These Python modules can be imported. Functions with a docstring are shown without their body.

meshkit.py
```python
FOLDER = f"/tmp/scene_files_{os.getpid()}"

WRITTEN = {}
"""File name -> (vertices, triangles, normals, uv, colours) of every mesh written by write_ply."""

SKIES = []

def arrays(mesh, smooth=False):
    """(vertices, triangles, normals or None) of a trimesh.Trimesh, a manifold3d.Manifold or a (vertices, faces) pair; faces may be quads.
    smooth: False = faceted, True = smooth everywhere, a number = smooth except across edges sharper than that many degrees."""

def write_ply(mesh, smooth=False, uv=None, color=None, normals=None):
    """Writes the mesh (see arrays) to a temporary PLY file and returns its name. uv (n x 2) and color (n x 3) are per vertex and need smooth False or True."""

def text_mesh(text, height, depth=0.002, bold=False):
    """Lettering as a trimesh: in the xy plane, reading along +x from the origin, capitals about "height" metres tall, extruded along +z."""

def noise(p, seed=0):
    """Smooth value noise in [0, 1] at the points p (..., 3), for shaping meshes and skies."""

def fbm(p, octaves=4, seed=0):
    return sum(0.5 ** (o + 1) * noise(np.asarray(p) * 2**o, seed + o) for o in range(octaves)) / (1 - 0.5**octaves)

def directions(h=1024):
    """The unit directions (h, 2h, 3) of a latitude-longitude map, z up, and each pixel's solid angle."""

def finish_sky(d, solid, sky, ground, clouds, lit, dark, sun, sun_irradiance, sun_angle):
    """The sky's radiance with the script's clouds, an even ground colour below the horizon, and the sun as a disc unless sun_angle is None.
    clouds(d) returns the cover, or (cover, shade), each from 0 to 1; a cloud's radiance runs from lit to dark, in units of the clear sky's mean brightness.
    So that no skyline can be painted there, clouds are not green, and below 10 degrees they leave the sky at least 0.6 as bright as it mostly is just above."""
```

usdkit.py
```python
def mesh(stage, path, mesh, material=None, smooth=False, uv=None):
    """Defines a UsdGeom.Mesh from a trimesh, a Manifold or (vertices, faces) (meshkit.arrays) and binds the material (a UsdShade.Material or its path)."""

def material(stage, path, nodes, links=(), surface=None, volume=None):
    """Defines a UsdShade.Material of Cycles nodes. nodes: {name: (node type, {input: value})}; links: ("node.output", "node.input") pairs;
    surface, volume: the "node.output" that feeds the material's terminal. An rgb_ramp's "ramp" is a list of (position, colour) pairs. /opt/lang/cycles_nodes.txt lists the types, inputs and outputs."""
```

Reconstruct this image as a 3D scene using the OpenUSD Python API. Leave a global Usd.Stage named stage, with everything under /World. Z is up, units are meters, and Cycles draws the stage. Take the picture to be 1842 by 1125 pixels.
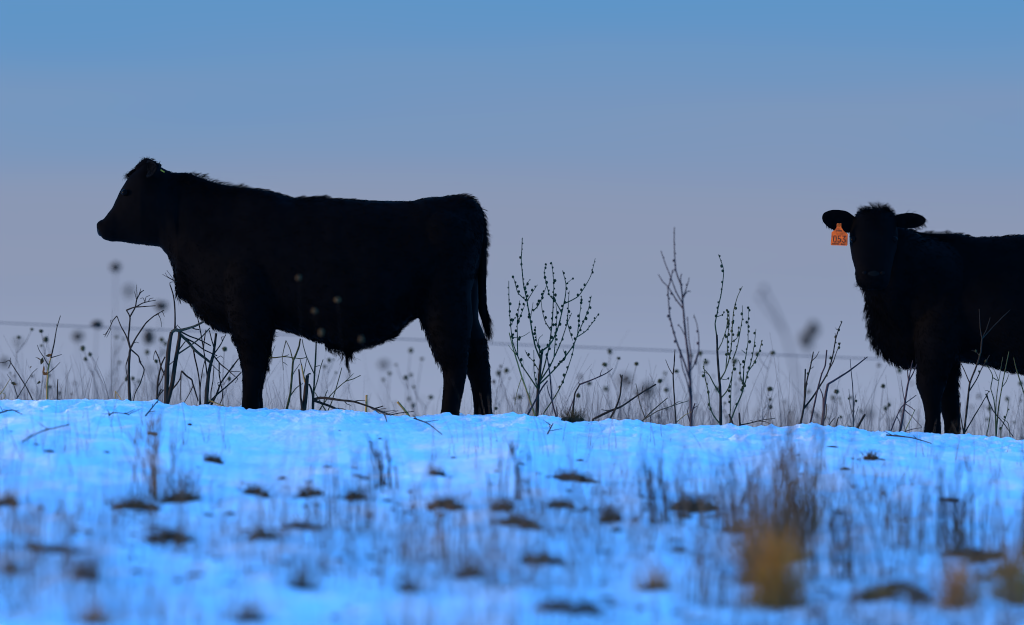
import math, random
import numpy as np, trimesh, manifold3d, meshkit, usdkit
from pxr import Usd, UsdGeom, UsdLux, UsdShade, Gf, Sdf, Vt

random.seed(5)
RNG = np.random.default_rng(11)
stage = Usd.Stage.CreateInMemory()
UsdGeom.SetStageUpAxis(stage, 'Z')
UsdGeom.Xform.Define(stage, '/World')

# ------------------------------------------------------------------ camera, sky, sun, exposure
DIST, PPM = 40.0, 318.0                 # the cattle stand 40 m off; there a metre is 318 pixels of the photograph
FPX, CU, CV, PITCH = DIST * PPM, 921.0, 562.5, math.radians(1.85)
CAM_Z = -0.68
FOCAL = 36.0 * FPX / 1842.0
APERTURE = 0.18                         # metres across the front of the long lens
EXPOSURE = 3.32
SKY_STRENGTH = 0.15
SUN_EL, SUN_ROT = math.radians(3.0), math.radians(258.0)

camera = UsdGeom.Camera.Define(stage, '/World/camera')
camera.CreateHorizontalApertureAttr(36.0)
camera.CreateFocalLengthAttr(FOCAL)
camera.CreateFStopAttr(FOCAL / (APERTURE * 1000))
camera.CreateFocusDistanceAttr(DIST + 0.05)
camera.CreateExposureAttr(EXPOSURE)
camera.AddTranslateOp().Set((0, 0, CAM_Z))
camera.AddRotateXOp().Set(90 + math.degrees(PITCH))

L = '/World/Looks/'
usdkit.material(stage, L + 'sky', {
    'sky': ('sky_texture', {'sky_type': 'single_scattering', 'sun_disc': False, 'sun_elevation': SUN_EL, 'sun_rotation': SUN_ROT, 'ozone_density': 5.0, 'air_density': 1.0, 'aerosol_density': 1.0}),
    'tc': ('texture_coordinate', {}), 'sep': ('separate_xyz', {}),
    'stretch': ('mapping', {'scale': (5.0, 5.0, 60.0)}),
    'wisps': ('noise_texture', {'scale': 1.0, 'detail': 4.0, 'roughness': 0.5}),
    'wob': ('math', {'math_type': 'multiply_add', 'value2': 0.035, 'value3': -0.0175}),
    'z': ('math', {'math_type': 'add'}),
    'cover': ('map_range', {'range_type': 'smoothstep', 'from_min': 0.10, 'from_max': 0.26, 'to_min': 1.0, 'to_max': 0.0, 'clamp': True}),
    'height': ('map_range', {'range_type': 'smoothstep', 'from_min': 0.042, 'from_max': 0.083, 'to_min': 0.0, 'to_max': 1.0, 'clamp': True}),
    'low': ('map_range', {'range_type': 'smoothstep', 'from_min': 0.016, 'from_max': 0.040, 'to_min': 1.16, 'to_max': 1.0, 'clamp': True}), 'glow': ('vector_math', {'math_type': 'scale'}),
    'veil': ('mix_color', {'blend_type': 'mix', 'b': (0.073, 0.2, 0.3844)}),
    'streak': ('mapping', {'scale': (3.0, 3.0, 130.0), 'location': (3.0, 1.0, 0.4)}),
    'layers': ('noise_texture', {'scale': 1.0, 'detail': 3.0, 'roughness': 0.55}),
    'tone': ('rgb_ramp', {'ramp': [(0.3, (0.1649, 0.2052, 0.3072)), (0.55, (0.1755, 0.2109, 0.3038)), (0.75, (0.1939, 0.2214, 0.3106))]}),
    'mx': ('mix_color', {'blend_type': 'mix'}),
    'bg': ('background_shader', {'strength': SKY_STRENGTH})},
    [('tc.generated', 'sep.vector'), ('tc.generated', 'stretch.vector'), ('stretch.vector', 'wisps.vector'), ('wisps.fac', 'wob.value1'), ('wob.value', 'z.value1'), ('sep.z', 'z.value2'), ('z.value', 'cover.value'),
     ('tc.generated', 'streak.vector'), ('streak.vector', 'layers.vector'), ('layers.fac', 'tone.fac'),
     ('z.value', 'height.value'), ('height.result', 'veil.fac'), ('tone.color', 'glow.vector1'), ('sep.z', 'low.value'), ('low.result', 'glow.scale'), ('glow.vector', 'veil.a'),
     ('cover.result', 'mx.fac'), ('sky.color', 'mx.a'), ('veil.result', 'mx.b'), ('mx.result', 'bg.color')], surface='bg.background')
sky = UsdLux.DomeLight.Define(stage, '/World/sky')
UsdShade.MaterialBindingAPI.Apply(sky.GetPrim()).Bind(UsdShade.Material.Get(stage, L + 'sky'))
sky.GetPrim().SetCustomDataByKey('kind', 'structure')

sun = UsdLux.DistantLight.Define(stage, '/World/sun')
sun.CreateIntensityAttr(0.12)
sun.CreateAngleAttr(12.0)
sun.CreateNormalizeAttr(True)
sun.CreateColorAttr(Gf.Vec3f(1.0, 0.64, 0.38))
to_sun = Gf.Vec3d(math.sin(SUN_ROT) * math.cos(SUN_EL), math.cos(SUN_ROT) * math.cos(SUN_EL), math.sin(SUN_EL))
q = Gf.Rotation(Gf.Vec3d(0, 0, 1), to_sun)
sun.AddTransformOp().Set(Gf.Matrix4d().SetRotate(q))

# ------------------------------------------------------------------ helpers
_used = {}


def numbered(base):
    n = _used.get(base, -1) + 1
    _used[base] = n
    return base if n == 0 else f'{base}_{n:03d}'


def tag(p, label=None, cat=None, group=None, kind=None):
    p = p if isinstance(p, Usd.Prim) else p.GetPrim()
    for k, v in (('label', label), ('category', cat), ('group', group), ('kind', kind)):
        if v:
            p.SetCustomDataByKey(k, v)
    return p


class Thing:
    def __init__(self, name, label, cat, loc, group=None):
        self.path = '/World/' + numbered('/World/' + name).split('/World/')[1]
        self.loc = np.asarray(loc, float)
        x = UsdGeom.Xform.Define(stage, self.path)
        x.AddTranslateOp().Set(Gf.Vec3d(*map(float, loc)))
        self.prim = tag(x, label, cat, group)

    def part(self, name, mesh, mat, smooth=False, parent=None, label=None, kind=None):
        """mesh in world coordinates"""
        path = numbered((parent or self.path) + '/' + name)
        v, f = (mesh.vertices, mesh.faces) if hasattr(mesh, 'vertices') else mesh
        m = usdkit.mesh(stage, path, (np.asarray(v, float) - self.loc, f), L + mat, smooth)
        tag(m, label, kind=kind)
        return path

    def hair(self, name, curves, widths, mat, kind=None, parent=None):
        return curve_set(numbered((parent or self.path) + '/' + name), curves - self.loc, widths, mat, kind)


def curve_set(path, curves, widths, mat, kind=None):
    """curves: n x k x 3, widths n x k"""
    n, k, _ = curves.shape
    c = UsdGeom.BasisCurves.Define(stage, path)
    c.CreateTypeAttr('linear')
    c.CreateCurveVertexCountsAttr(Vt.IntArray.FromNumpy(np.full(n, k, np.int32)))
    c.CreatePointsAttr(Vt.Vec3fArray.FromNumpy(curves.reshape(-1, 3).astype(np.float32)))
    c.CreateWidthsAttr(Vt.FloatArray.FromNumpy(np.broadcast_to(widths, (n, k)).reshape(-1).astype(np.float32)))
    c.SetWidthsInterpolation('vertex')
    UsdShade.MaterialBindingAPI.Apply(c.GetPrim()).Bind(UsdShade.Material.Get(stage, L + mat))
    tag(c, kind=kind)
    return path


def ray(u, v):
    a, b = (u - CU) / FPX, (CV - v) / FPX
    cp, sp = math.cos(PITCH), math.sin(PITCH)
    return np.array([a, cp - b * sp, sp + b * cp])


def at(u, v, Y=DIST):
    d = ray(u, v)
    return np.array([0, 0, CAM_Z]) + d * (Y / d[1])


def catmull(p, n=4):
    p = np.asarray(p, float)
    if len(p) < 3:
        return np.array([p[0] + (p[-1] - p[0]) * t for t in np.linspace(0, 1, n + 1)])
    q = np.vstack([2 * p[0] - p[1], p, 2 * p[-1] - p[-2]])
    out = []
    for i in range(1, len(q) - 2):
        for t in np.arange(n) / n:
            a, b, c, d = q[i - 1], q[i], q[i + 1], q[i + 2]
            s = 0.5 * (2 * b + (c - a) * t + (2 * a - 5 * b + 4 * c - d) * t * t + (3 * b - a - 3 * c + d) * t ** 3)
            out.append(0.6 * s + 0.4 * (b + (c - b) * t))
    return np.array(out + [p[-1]])


def tube(p, r, sides=6):
    p = np.asarray(p, float)
    r = np.broadcast_to(r, (len(p),))
    t = np.gradient(p, axis=0)
    t /= np.linalg.norm(t, axis=1, keepdims=True) + 1e-12
    ref = np.array([0.3, 1.0, 0.1])
    a = np.cross(t, ref)
    a /= np.linalg.norm(a, axis=1, keepdims=True) + 1e-9
    b = np.cross(t, a)
    ang = np.arange(sides) * 2 * np.pi / sides
    v = (p[:, None] + r[:, None, None] * (np.cos(ang)[None, :, None] * a[:, None] + np.sin(ang)[None, :, None] * b[:, None])).reshape(-1, 3)
    f = []
    for i in range(len(p) - 1):
        for j in range(sides):
            k = (j + 1) % sides
            f += [[i * sides + j, i * sides + k, (i + 1) * sides + k], [i * sides + j, (i + 1) * sides + k, (i + 1) * sides + j]]
    e = (len(p) - 1) * sides
    for j in range(1, sides - 1):
        f += [[0, j + 1, j], [e, e + j, e + j + 1]]
    return np.array(v), np.array(f)


def join(parts):
    vs, fs, n = [], [], 0
    for v, f in parts:
        vs.append(v); fs.append(np.asarray(f) + n); n += len(v)
    return np.vstack(vs), np.vstack(fs)


def spiky(c, r, seed, stretch=(1, 1, 1)):
    v = np.array(ICO2.vertices)
    k = np.random.default_rng(seed).uniform(0.6, 1.35, len(v))
    return np.asarray(c) + v * (r * k)[:, None] * np.asarray(stretch), np.array(ICO2.faces)


ICO1, ICO2, ICO3, ICO4 = (trimesh.creation.icosphere(k) for k in (1, 2, 3, 4))


def blob(c, r, ico=ICO1, rough=0.0, seed=0, stretch=(1, 1, 1)):
    v = np.array(ico.vertices)
    if rough:
        v = v * (1 + rough * (meshkit.fbm(v * 2.3 + seed * 7.1, 3, seed) - 0.5))[:, None] * 1.0
    return np.asarray(c) + v * r * np.asarray(stretch), np.array(ico.faces)


# ------------------------------------------------------------------ materials
def plain(name, col, rough=0.8, spec=0.2, var=0.35, scale=18.0, translucent=0.0, bump=0.0):
    dark, light = tuple(c * (1 - var) for c in col), tuple(min(1, c * (1 + var)) for c in col)
    nodes = {'g': ('geometry', {}), 'n': ('noise_texture', {'scale': scale, 'detail': 3.0}), 'r': ('rgb_ramp', {'ramp': [(0.3, dark), (0.7, light)]}), 'p': ('principled_bsdf', {'roughness': rough, 'specular_ior_level': spec})}
    links = [('g.position', 'n.vector'), ('n.fac', 'r.fac'), ('r.color', 'p.base_color')]
    out = 'p.BSDF'
    if bump:
        nodes['b'] = ('bump', {'strength': 0.6, 'distance': bump})
        links += [('n.fac', 'b.height'), ('b.normal', 'p.normal')]
    if translucent:
        nodes |= {'t': ('translucent_bsdf', {}), 'm': ('mix_closure', {'fac': translucent})}
        links += [('r.color', 't.color'), ('p.BSDF', 'm.closure1'), ('t.BSDF', 'm.closure2')]
        out = 'm.closure'
    usdkit.material(stage, L + name, nodes, links, surface=out)


plain('coat', (0.0013, 0.0014, 0.0016), 0.75, 0.02, 0.3, 9)
plain('nose', (0.0035, 0.0035, 0.0028), 0.5, 0.04, 0.2, 60)
plain('hoof', (0.003, 0.003, 0.003), 0.6, 0.03)
plain('eyeball', (0.0015, 0.0015, 0.0015), 0.3, 0.03, 0.1)
plain('dry_stem', (0.055, 0.046, 0.026), 0.8, 0.15, 0.4, 12)
plain('dark_stem', (0.018, 0.014, 0.009), 0.8, 0.15, 0.4, 12)
plain('green_stem', (0.050, 0.062, 0.024), 0.75, 0.15, 0.35, 12, 0.1)
plain('red_stem', (0.040, 0.026, 0.026), 0.8, 0.15, 0.35, 12)
plain('straw', (0.32, 0.20, 0.055), 0.75, 0.2, 0.3, 12, 0.15)
plain('bud', (0.030, 0.034, 0.014), 0.85, 0.1, 0.4, 25)
plain('seed_head', (0.036, 0.029, 0.020), 0.9, 0.1, 0.4, 60)
plain('dead_leaf', (0.10, 0.050, 0.016), 0.8, 0.15, 0.4, 30, 0.3)
plain('earth', (0.052, 0.027, 0.014), 0.95, 0.1, 0.5, 22, 0, 0.02)
plain('clod_grass', (0.060, 0.040, 0.016), 0.85, 0.1, 0.5, 14)
plain('golden_grass', (0.42, 0.165, 0.020), 0.8, 0.15, 0.4, 7, 0.15)
plain('straw_grass', (0.22, 0.115, 0.04), 0.85, 0.1, 0.5, 4.0, 0.1)
plain('dull_grass', (0.125, 0.078, 0.042), 0.85, 0.1, 0.6, 2.0)
plain('far_stem', (0.085, 0.070, 0.058), 0.85, 0.1, 0.4, 3.0)
plain('wire', (0.05, 0.05, 0.055), 0.6, 0.2, 0.2)
plain('post', (0.10, 0.085, 0.07), 0.85, 0.2, 0.4, 12)
plain('tag_orange', (0.60, 0.105, 0.005), 0.55, 0.25, 0.38, 45, 0.35)
plain('tag_yellow', (0.60, 0.36, 0.02), 0.45, 0.35, 0.08, 20, 0.2)
plain('tag_ink', (0.035, 0.010, 0.006), 0.6, 0.2, 0.1)
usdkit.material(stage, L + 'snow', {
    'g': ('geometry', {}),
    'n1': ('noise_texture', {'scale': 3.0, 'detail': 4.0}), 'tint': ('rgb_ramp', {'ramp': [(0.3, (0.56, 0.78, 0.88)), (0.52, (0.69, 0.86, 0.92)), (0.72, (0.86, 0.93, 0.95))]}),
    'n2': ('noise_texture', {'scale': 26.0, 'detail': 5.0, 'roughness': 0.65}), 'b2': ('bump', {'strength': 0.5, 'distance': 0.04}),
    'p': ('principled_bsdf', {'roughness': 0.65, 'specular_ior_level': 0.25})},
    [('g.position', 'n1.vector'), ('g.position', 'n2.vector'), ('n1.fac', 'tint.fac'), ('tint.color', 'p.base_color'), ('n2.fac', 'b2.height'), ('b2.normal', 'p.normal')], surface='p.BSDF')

# ------------------------------------------------------------------ the ground: a snow slope that rises to a crest under the cattle
CREST_Y = 39.7
CREST_PX = np.array([(-900, 706), (0, 722), (200, 721), (350, 731), (480, 742), (620, 742), (760, 752), (850, 751), (930, 748), (1000, 756), (1040, 762), (1120, 757), (1200, 768), (1330, 769), (1450, 766), (1540, 774), (1700, 783), (1842, 792), (2700, 830)], float)
_cx = np.array([at(u, v, CREST_Y)[0] for u, v in CREST_PX])
_cz = np.array([at(u, v, CREST_Y)[2] for u, v in CREST_PX])


FEET = [(at(u, v, Y0)[0], Y0 + dy) for u, v, Y0, dy in ((452, 752, 40.15, -0.14), (455, 752, 40.15, 0.14), (808, 764, 40.15, -0.16), (869, 764, 40.15, 0.16), (1674, 796, 40.35, -0.13), (1715, 796, 40.35, 0.13))]


def ground(x, y):
    x, y = np.asarray(x, float), np.asarray(y, float)
    d = CREST_Y - y
    near = np.where(d < 13, 0.09 * d, 1.17 + 0.042 * (np.minimum(d, 60) - 13))
    near = np.sqrt(near ** 2 + 0.025 ** 2) - 0.025
    far = np.minimum(0.022 * -d, 2.6) + np.minimum(np.maximum(-d - 1.5, 0) * 0.02, 2.0)
    z = np.interp(x, _cx, _cz) - np.where(d > 0, near, far)
    p = np.stack([x, y, np.zeros_like(x)], -1)
    w = np.clip(d / 2.0, 0.25, 1.0) * (np.abs(x) < 60) * (y < 60)
    z = z + w * (0.085 * (meshkit.fbm(p * [0.9, 0.6, 1], 4, 3) - 0.5) + 0.075 * (meshkit.fbm(p * [3.5, 2.2, 1] + 31, 4, 8) - 0.5))
    z = z + np.where((np.abs(d) < 1.2) & (np.abs(x) < 8), 0.050 * (meshkit.fbm(p * [13, 9, 1] + 7, 3, 5) - 0.5) + 0.02 * (meshkit.noise(p * [31, 24, 1], 6) - 0.5), 0)
    for fx_, fy_ in FEET:
        rr_ = np.hypot(x - fx_, y - fy_)
        z = z + 0.022 * np.exp(-((rr_ - 0.125) / 0.05) ** 2) * (0.4 + 1.2 * meshkit.noise(p * [17, 17, 1] + 3, 2)) - 0.012 * np.exp(-(rr_ / 0.07) ** 2)
    return z


def spread(core0, core1, step, far):
    core = np.arange(core0, core1 + step / 2, step)
    out, s, k = [], step, core1
    while k < far:
        s *= 1.25; k += s; out.append(k)
    lo, s, k = [], step, core0
    while k > -far:
        s *= 1.25; k -= s; lo.append(k)
    return np.concatenate([lo[::-1], core, out])


gx, gy = spread(-3.9, 3.9, 0.021, 2500), spread(27.0, 40.6, 0.03, 2500)
GX, GY = np.meshgrid(gx, gy, indexing='ij')
GZ = ground(GX, GY)
idx = np.arange(GX.size).reshape(GX.shape)
quads = np.stack([idx[:-1, :-1], idx[1:, :-1], idx[1:, 1:], idx[:-1, 1:]], -1).reshape(-1, 4)
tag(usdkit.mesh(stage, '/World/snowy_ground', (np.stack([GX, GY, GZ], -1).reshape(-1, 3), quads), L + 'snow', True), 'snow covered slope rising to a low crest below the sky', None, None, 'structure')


def gz(x, y):
    return float(ground(np.array([x]), np.array([y]))[0])


def hit(u, v):
    """where the sight line of a pixel meets the snow"""
    d = ray(u, v)
    ys = np.linspace(22, 40.5, 500)
    p = np.array([0, 0, CAM_Z]) + d * (ys / d[1])[:, None]
    below = p[:, 2] < ground(p[:, 0], p[:, 1])
    i = int(np.argmax(below)) if below.any() else 470
    return p[i, 0], p[i, 1], gz(p[i, 0], p[i, 1])


# ------------------------------------------------------------------ cattle
def prof(table, x):
    t = np.array(table, float)
    return np.interp(x, t[:, 0], t[:, 1])


def smooth_prof(table, xs):
    y = prof(table, xs)
    return y


def loft(stations, top, bot, width, P, Y, upper=None, n=40):
    """A trunk: at each pixel column an oval from top to bottom; width (metres), upper = how wide the upper half is against the lower."""
    rings = []
    th = np.linspace(0, 2 * np.pi, n, endpoint=False)
    for u in stations:
        t, b, w = prof(top, u), prof(bot, u), prof(width, u)
        k = prof(upper, u) if upper else 1.0
        c = at(u, (t + b) / 2, Y)
        hz = (b - t) / 2 / PPM * Y / DIST
        s, co = np.sin(th), np.cos(th)
        ww = w * np.where(s > 0, 1 - (1 - k) * s ** 0.8 * (s > 0), 1.0)
        ww = np.where(np.isfinite(ww), ww, w)
        rings.append(np.stack([np.full(n, c[0]), Y + ww * np.sign(co) * np.abs(co) ** 0.85, c[2] + hz * np.sign(s) * np.abs(s) ** 0.92], -1))
    v = np.vstack(rings)
    m = len(stations)
    f = []
    for i in range(m - 1):
        for j in range(n):
            k = (j + 1) % n
            f += [[i * n + j, (i + 1) * n + j, (i + 1) * n + k], [i * n + j, (i + 1) * n + k, i * n + k]]
    v = np.vstack([v, rings[0].mean(0), rings[-1].mean(0)])
    for j in range(n):
        k = (j + 1) % n
        f += [[m * n, j, k], [m * n + 1, (m - 1) * n + k, (m - 1) * n + j]]
    return solid(v, np.array(f))


def solid(v, f):
    t = trimesh.Trimesh(v, f, process=True)
    t.fix_normals()
    m = manifold3d.Manifold(manifold3d.Mesh(np.asarray(t.vertices, np.float32), np.asarray(t.faces, np.uint32)))
    return m


def ball(p, r, stretch=(1, 1, 1)):
    return solid(*[np.array(p) + np.array(ICO3.vertices) * r * np.array(stretch), np.array(ICO3.faces)])


def chain(pts, Y):
    """pts: (u, v, dy, radius px)"""
    out = None
    b = []
    for u, v, dy, r in pts:
        p = at(u, v, Y)
        p[1] += dy
        b.append(ball(p, r / PPM * Y / DIST))
    for i in range(len(b) - 1):
        h = manifold3d.Manifold.batch_hull([b[i], b[i + 1]])
        out = h if out is None else out + h
    return out


def ear(root, tip, half, thick, drop=0.0):
    """a cupped leaf of an ear from root to tip (world), half = half height"""
    a = tip - root
    ln = np.linalg.norm(a)
    a = a / ln
    up = np.array([0, 0, 1.0]) - a * a[2]
    up /= np.linalg.norm(up)
    nrm = np.cross(a, up)
    v = np.array(ICO3.vertices)
    s = v[:, 0]
    prof_ = np.where(s < 0, 0.80 + 0.20 * (1 + s), 1.0)
    cup = 0.45 * half * (v[:, 2] ** 2) * (nrm[1] / abs(nrm[1]) if abs(nrm[1]) > 1e-3 else 1)
    w = root + a * ((s + 0.85) / 1.85 * ln)[:, None] + up * (v[:, 2] * half * prof_)[:, None] + nrm * (v[:, 1] * thick)[:, None] + nrm * (-cup)[:, None] + np.array([0, 0, -1]) * (drop * np.clip(s, 0, 1) ** 2)[:, None]
    return solid(w, np.array(ICO3.faces))


def finish(m, edge=0.024, it=8, bump=0.010, seed=1):
    m = m.refine_to_length(edge)
    me = m.to_mesh()
    t = trimesh.Trimesh(np.array(me.vert_properties[:, :3], float), np.array(me.tri_verts), process=True)
    trimesh.smoothing.filter_taubin(t, lamb=0.5, nu=0.52, iterations=it)
    n = t.vertex_normals
    v = np.array(t.vertices)
    v = v + n * ((meshkit.fbm(v * 14, 3, seed) - 0.5) * bump)[:, None]
    t = trimesh.Trimesh(v, t.faces, process=False)
    return t


def project(p):
    """world points to pixels of the photograph"""
    d = p - np.array([0, 0, CAM_Z])
    cp, sp = math.cos(PITCH), math.sin(PITCH)
    fw, up = d[:, 1] * cp + d[:, 2] * sp, -d[:, 1] * sp + d[:, 2] * cp
    return CU + FPX * d[:, 0] / fw, CV - FPX * up / fw


def coat(t, n, length, flow, lift, seed, width=0.0022, k=4):
    """hair on the body mesh: length(u, v, normal) metres, flow(u, v, normal) direction along the skin, lift how far it stands up"""
    rng = np.random.default_rng(seed)
    p, fi = trimesh.sample.sample_surface(t, n, seed=seed)
    p = np.asarray(p)
    nr = np.asarray(t.face_normals[fi])
    u, v = project(p)
    ln = length(u, v, nr) * rng.uniform(0.55, 1.15, n) * (0.4 + 1.2 * meshkit.noise(p * 34, seed))
    d = flow(u, v, nr)
    d = d + 1.1 * (np.stack([meshkit.noise(p * 17, seed + i) for i in range(3)], -1) - 0.5) + 0.25 * rng.normal(size=(n, 3))
    d = d - nr * (d * nr).sum(1, keepdims=True)
    d /= np.linalg.norm(d, axis=1, keepdims=True) + 1e-9
    up = lift(u, v, nr)[:, None]
    d0 = d * (1 - up) + nr * (up + 0.25)
    d0 /= np.linalg.norm(d0, axis=1, keepdims=True)
    c = [p - nr * 0.004]
    step = ln[:, None] / (k - 1)
    for i in range(1, k):
        dd = d0 + d * 0.25 * i + np.array([0, 0, -0.10 * i])
        dd /= np.linalg.norm(dd, axis=1, keepdims=True)
        c.append(c[-1] + dd * step)
    c = np.stack(c, 1)
    w = width * np.array([1.0, 0.9, 0.65, 0.2])[None, :k] * rng.uniform(0.7, 1.3, (n, 1))
    return c, w


def bump_on(u, v, cu, cv, ru, rv):
    return np.exp(-(((u - cu) / ru) ** 2 + ((v - cv) / rv) ** 2))


HERD = 'black cattle standing on the snow crest'
# ---- the bull in profile
YB = 40.15
top = [(174, 402), (178, 397), (186, 394), (202, 375), (214, 348), (222, 334), (229, 322), (240, 310), (252, 300), (262, 292), (274, 292), (285, 299), (297, 304), (309, 311), (339, 312), (371, 324), (399, 332), (436, 337), (473, 342), (500, 349), (524, 357), (580, 357), (635, 359), (684, 362), (741, 362), (766, 356), (803, 354), (831, 351), (852, 359), (862, 369), (868, 385), (872, 402)]
bot = [(174, 412), (178, 420), (186, 430), (200, 435), (212, 435), (232, 437), (256, 440), (288, 445), (303, 463), (311, 478), (317, 497), (320, 535), (339, 541), (357, 565), (385, 591), (408, 599), (424, 598), (460, 594), (490, 589), (533, 600), (561, 610), (598, 621), (627, 628), (643, 627), (680, 616), (704, 608), (729, 584), (750, 568), (790, 560), (830, 545), (850, 515), (862, 480), (868, 440), (872, 420)]
wid = [(174, 0.045), (180, 0.065), (190, 0.075), (210, 0.080), (235, 0.105), (255, 0.125), (280, 0.125), (300, 0.120), (320, 0.130), (350, 0.170), (400, 0.240), (450, 0.290), (520, 0.330), (600, 0.365), (680, 0.365), (740, 0.330), (790, 0.300), (830, 0.240), (855, 0.160), (872, 0.060)]
upp = [(174, 1), (230, 0.95), (300, 0.75), (340, 0.5), (420, 0.45), (520, 0.7), (650, 0.85), (760, 0.8), (872, 0.8)]
st = np.unique(np.concatenate([np.arange(174, 330, 3.0), np.arange(330, 840, 9.0), np.arange(840, 873, 3.0)]))
body = loft(st, top, bot, wid, None, YB, upp)
body += chain([(455, 500, -0.12, 62), (452, 570, -0.15, 42), (454, 612, -0.15, 30), (457, 645, -0.14, 24), (457, 668, -0.14, 20), (454, 700, -0.14, 15.5), (453, 730, -0.14, 16), (450, 752, -0.14, 17)], YB)
body += chain([(460, 500, 0.12, 62), (455, 570, 0.17, 42), (456, 612, 0.15, 30), (460, 645, 0.14, 21), (460, 668, 0.14, 17), (456, 700, 0.14, 14), (456, 730, 0.14, 15), (453, 752, 0.14, 17)], YB)
body += chain([(795, 440, -0.09, 66), (796, 530, -0.13, 52), (806, 580, -0.15, 44), (811, 620, -0.17, 34), (818, 655, -0.16, 24), (819, 675, -0.16, 21), (815, 710, -0.16, 17.5), (811, 738, -0.16, 16.5), (808, 764, -0.16, 18)], YB)
body += chain([(800, 440, 0.09, 66), (811, 530, 0.13, 50), (820, 580, 0.18, 40), (843, 622, 0.17, 33), (859, 660, 0.16, 22), (864, 684, 0.16, 19), (867, 712, 0.16, 16.5), (869, 738, 0.16, 16.5), (869, 764, 0.16, 18)], YB)
body += chain([(836, 366, 0, 12), (858, 382, 0, 11), (867, 420, 0, 9), (867, 480, 0, 8), (867, 530, 0, 7), (868, 560, 0, 6.5), (873, 585, 0, 4.5)], YB)
body += chain([(600, 608, 0, 20), (624, 620, 0, 13), (627, 632, 0, 5)], YB)
for s in (-1, 1):
    r0 = at(268, 308, YB); r0[1] += s * 0.09
    r1 = at(286, 306, YB); r1[1] += s * 0.27
    body += ear(r0, r1, 0.050, 0.012)
body += chain([(252, 304, 0, 10), (264, 296, 0, 11), (280, 302, 0, 9)], YB)
body = finish(body, 0.026, 12, 0.012, 3)
feet = np.array([at(640, 752, YB)[0], YB, gz(at(640, 752, YB)[0], YB)])
bull = Thing('cow', 'large black bull in full profile facing left', 'bull', feet, HERD)
bull.part('body', body, 'coat', True)


def bull_len(u, v, n):
    ln = 0.021 + 0 * u
    ln = np.where(u < 300, 0.010, ln)
    ln += 0.014 * (n[:, 2] < -0.3) * (u > 300)
    ln = np.where(v > 660, 0.012, ln)
    ln += 0.042 * bump_on(u, v, 350, 315, 30, 14) + 0.040 * bump_on(u, v, 415, 330, 55, 15) + 0.018 * bump_on(u, v, 480, 342, 40, 12)
    ln += 0.012 * bump_on(u, v, 268, 292, 22, 16) + 0.030 * bump_on(u, v, 840, 352, 24, 16) + 0.02 * bump_on(u, v, 868, 400, 14, 40)
    ln += 0.045 * bump_on(u, v, 316, 515, 20, 40) + 0.034 * bump_on(u, v, 350, 560, 40, 34) + 0.012 * bump_on(u, v, 250, 442, 50, 10)
    ln += 0.025 * bump_on(u, v, 625, 630, 40, 14) + 0.014 * bump_on(u, v, 690, 615, 60, 14) + 0.03 * bump_on(u, v, 482, 640, 10, 34)
    ln += 0.02 * bump_on(u, v, 560, 356, 60, 8)
    ln = np.where((u > 838) & (v > 500) & (v < 606), 0.008, ln)
    return ln


def bull_flow(u, v, n):
    d = np.zeros((len(u), 3))
    d[:, 0], d[:, 2] = 0.8, -0.6
    leg = v > 610
    d[leg] = (0.15, 0, -1)
    return d


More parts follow.
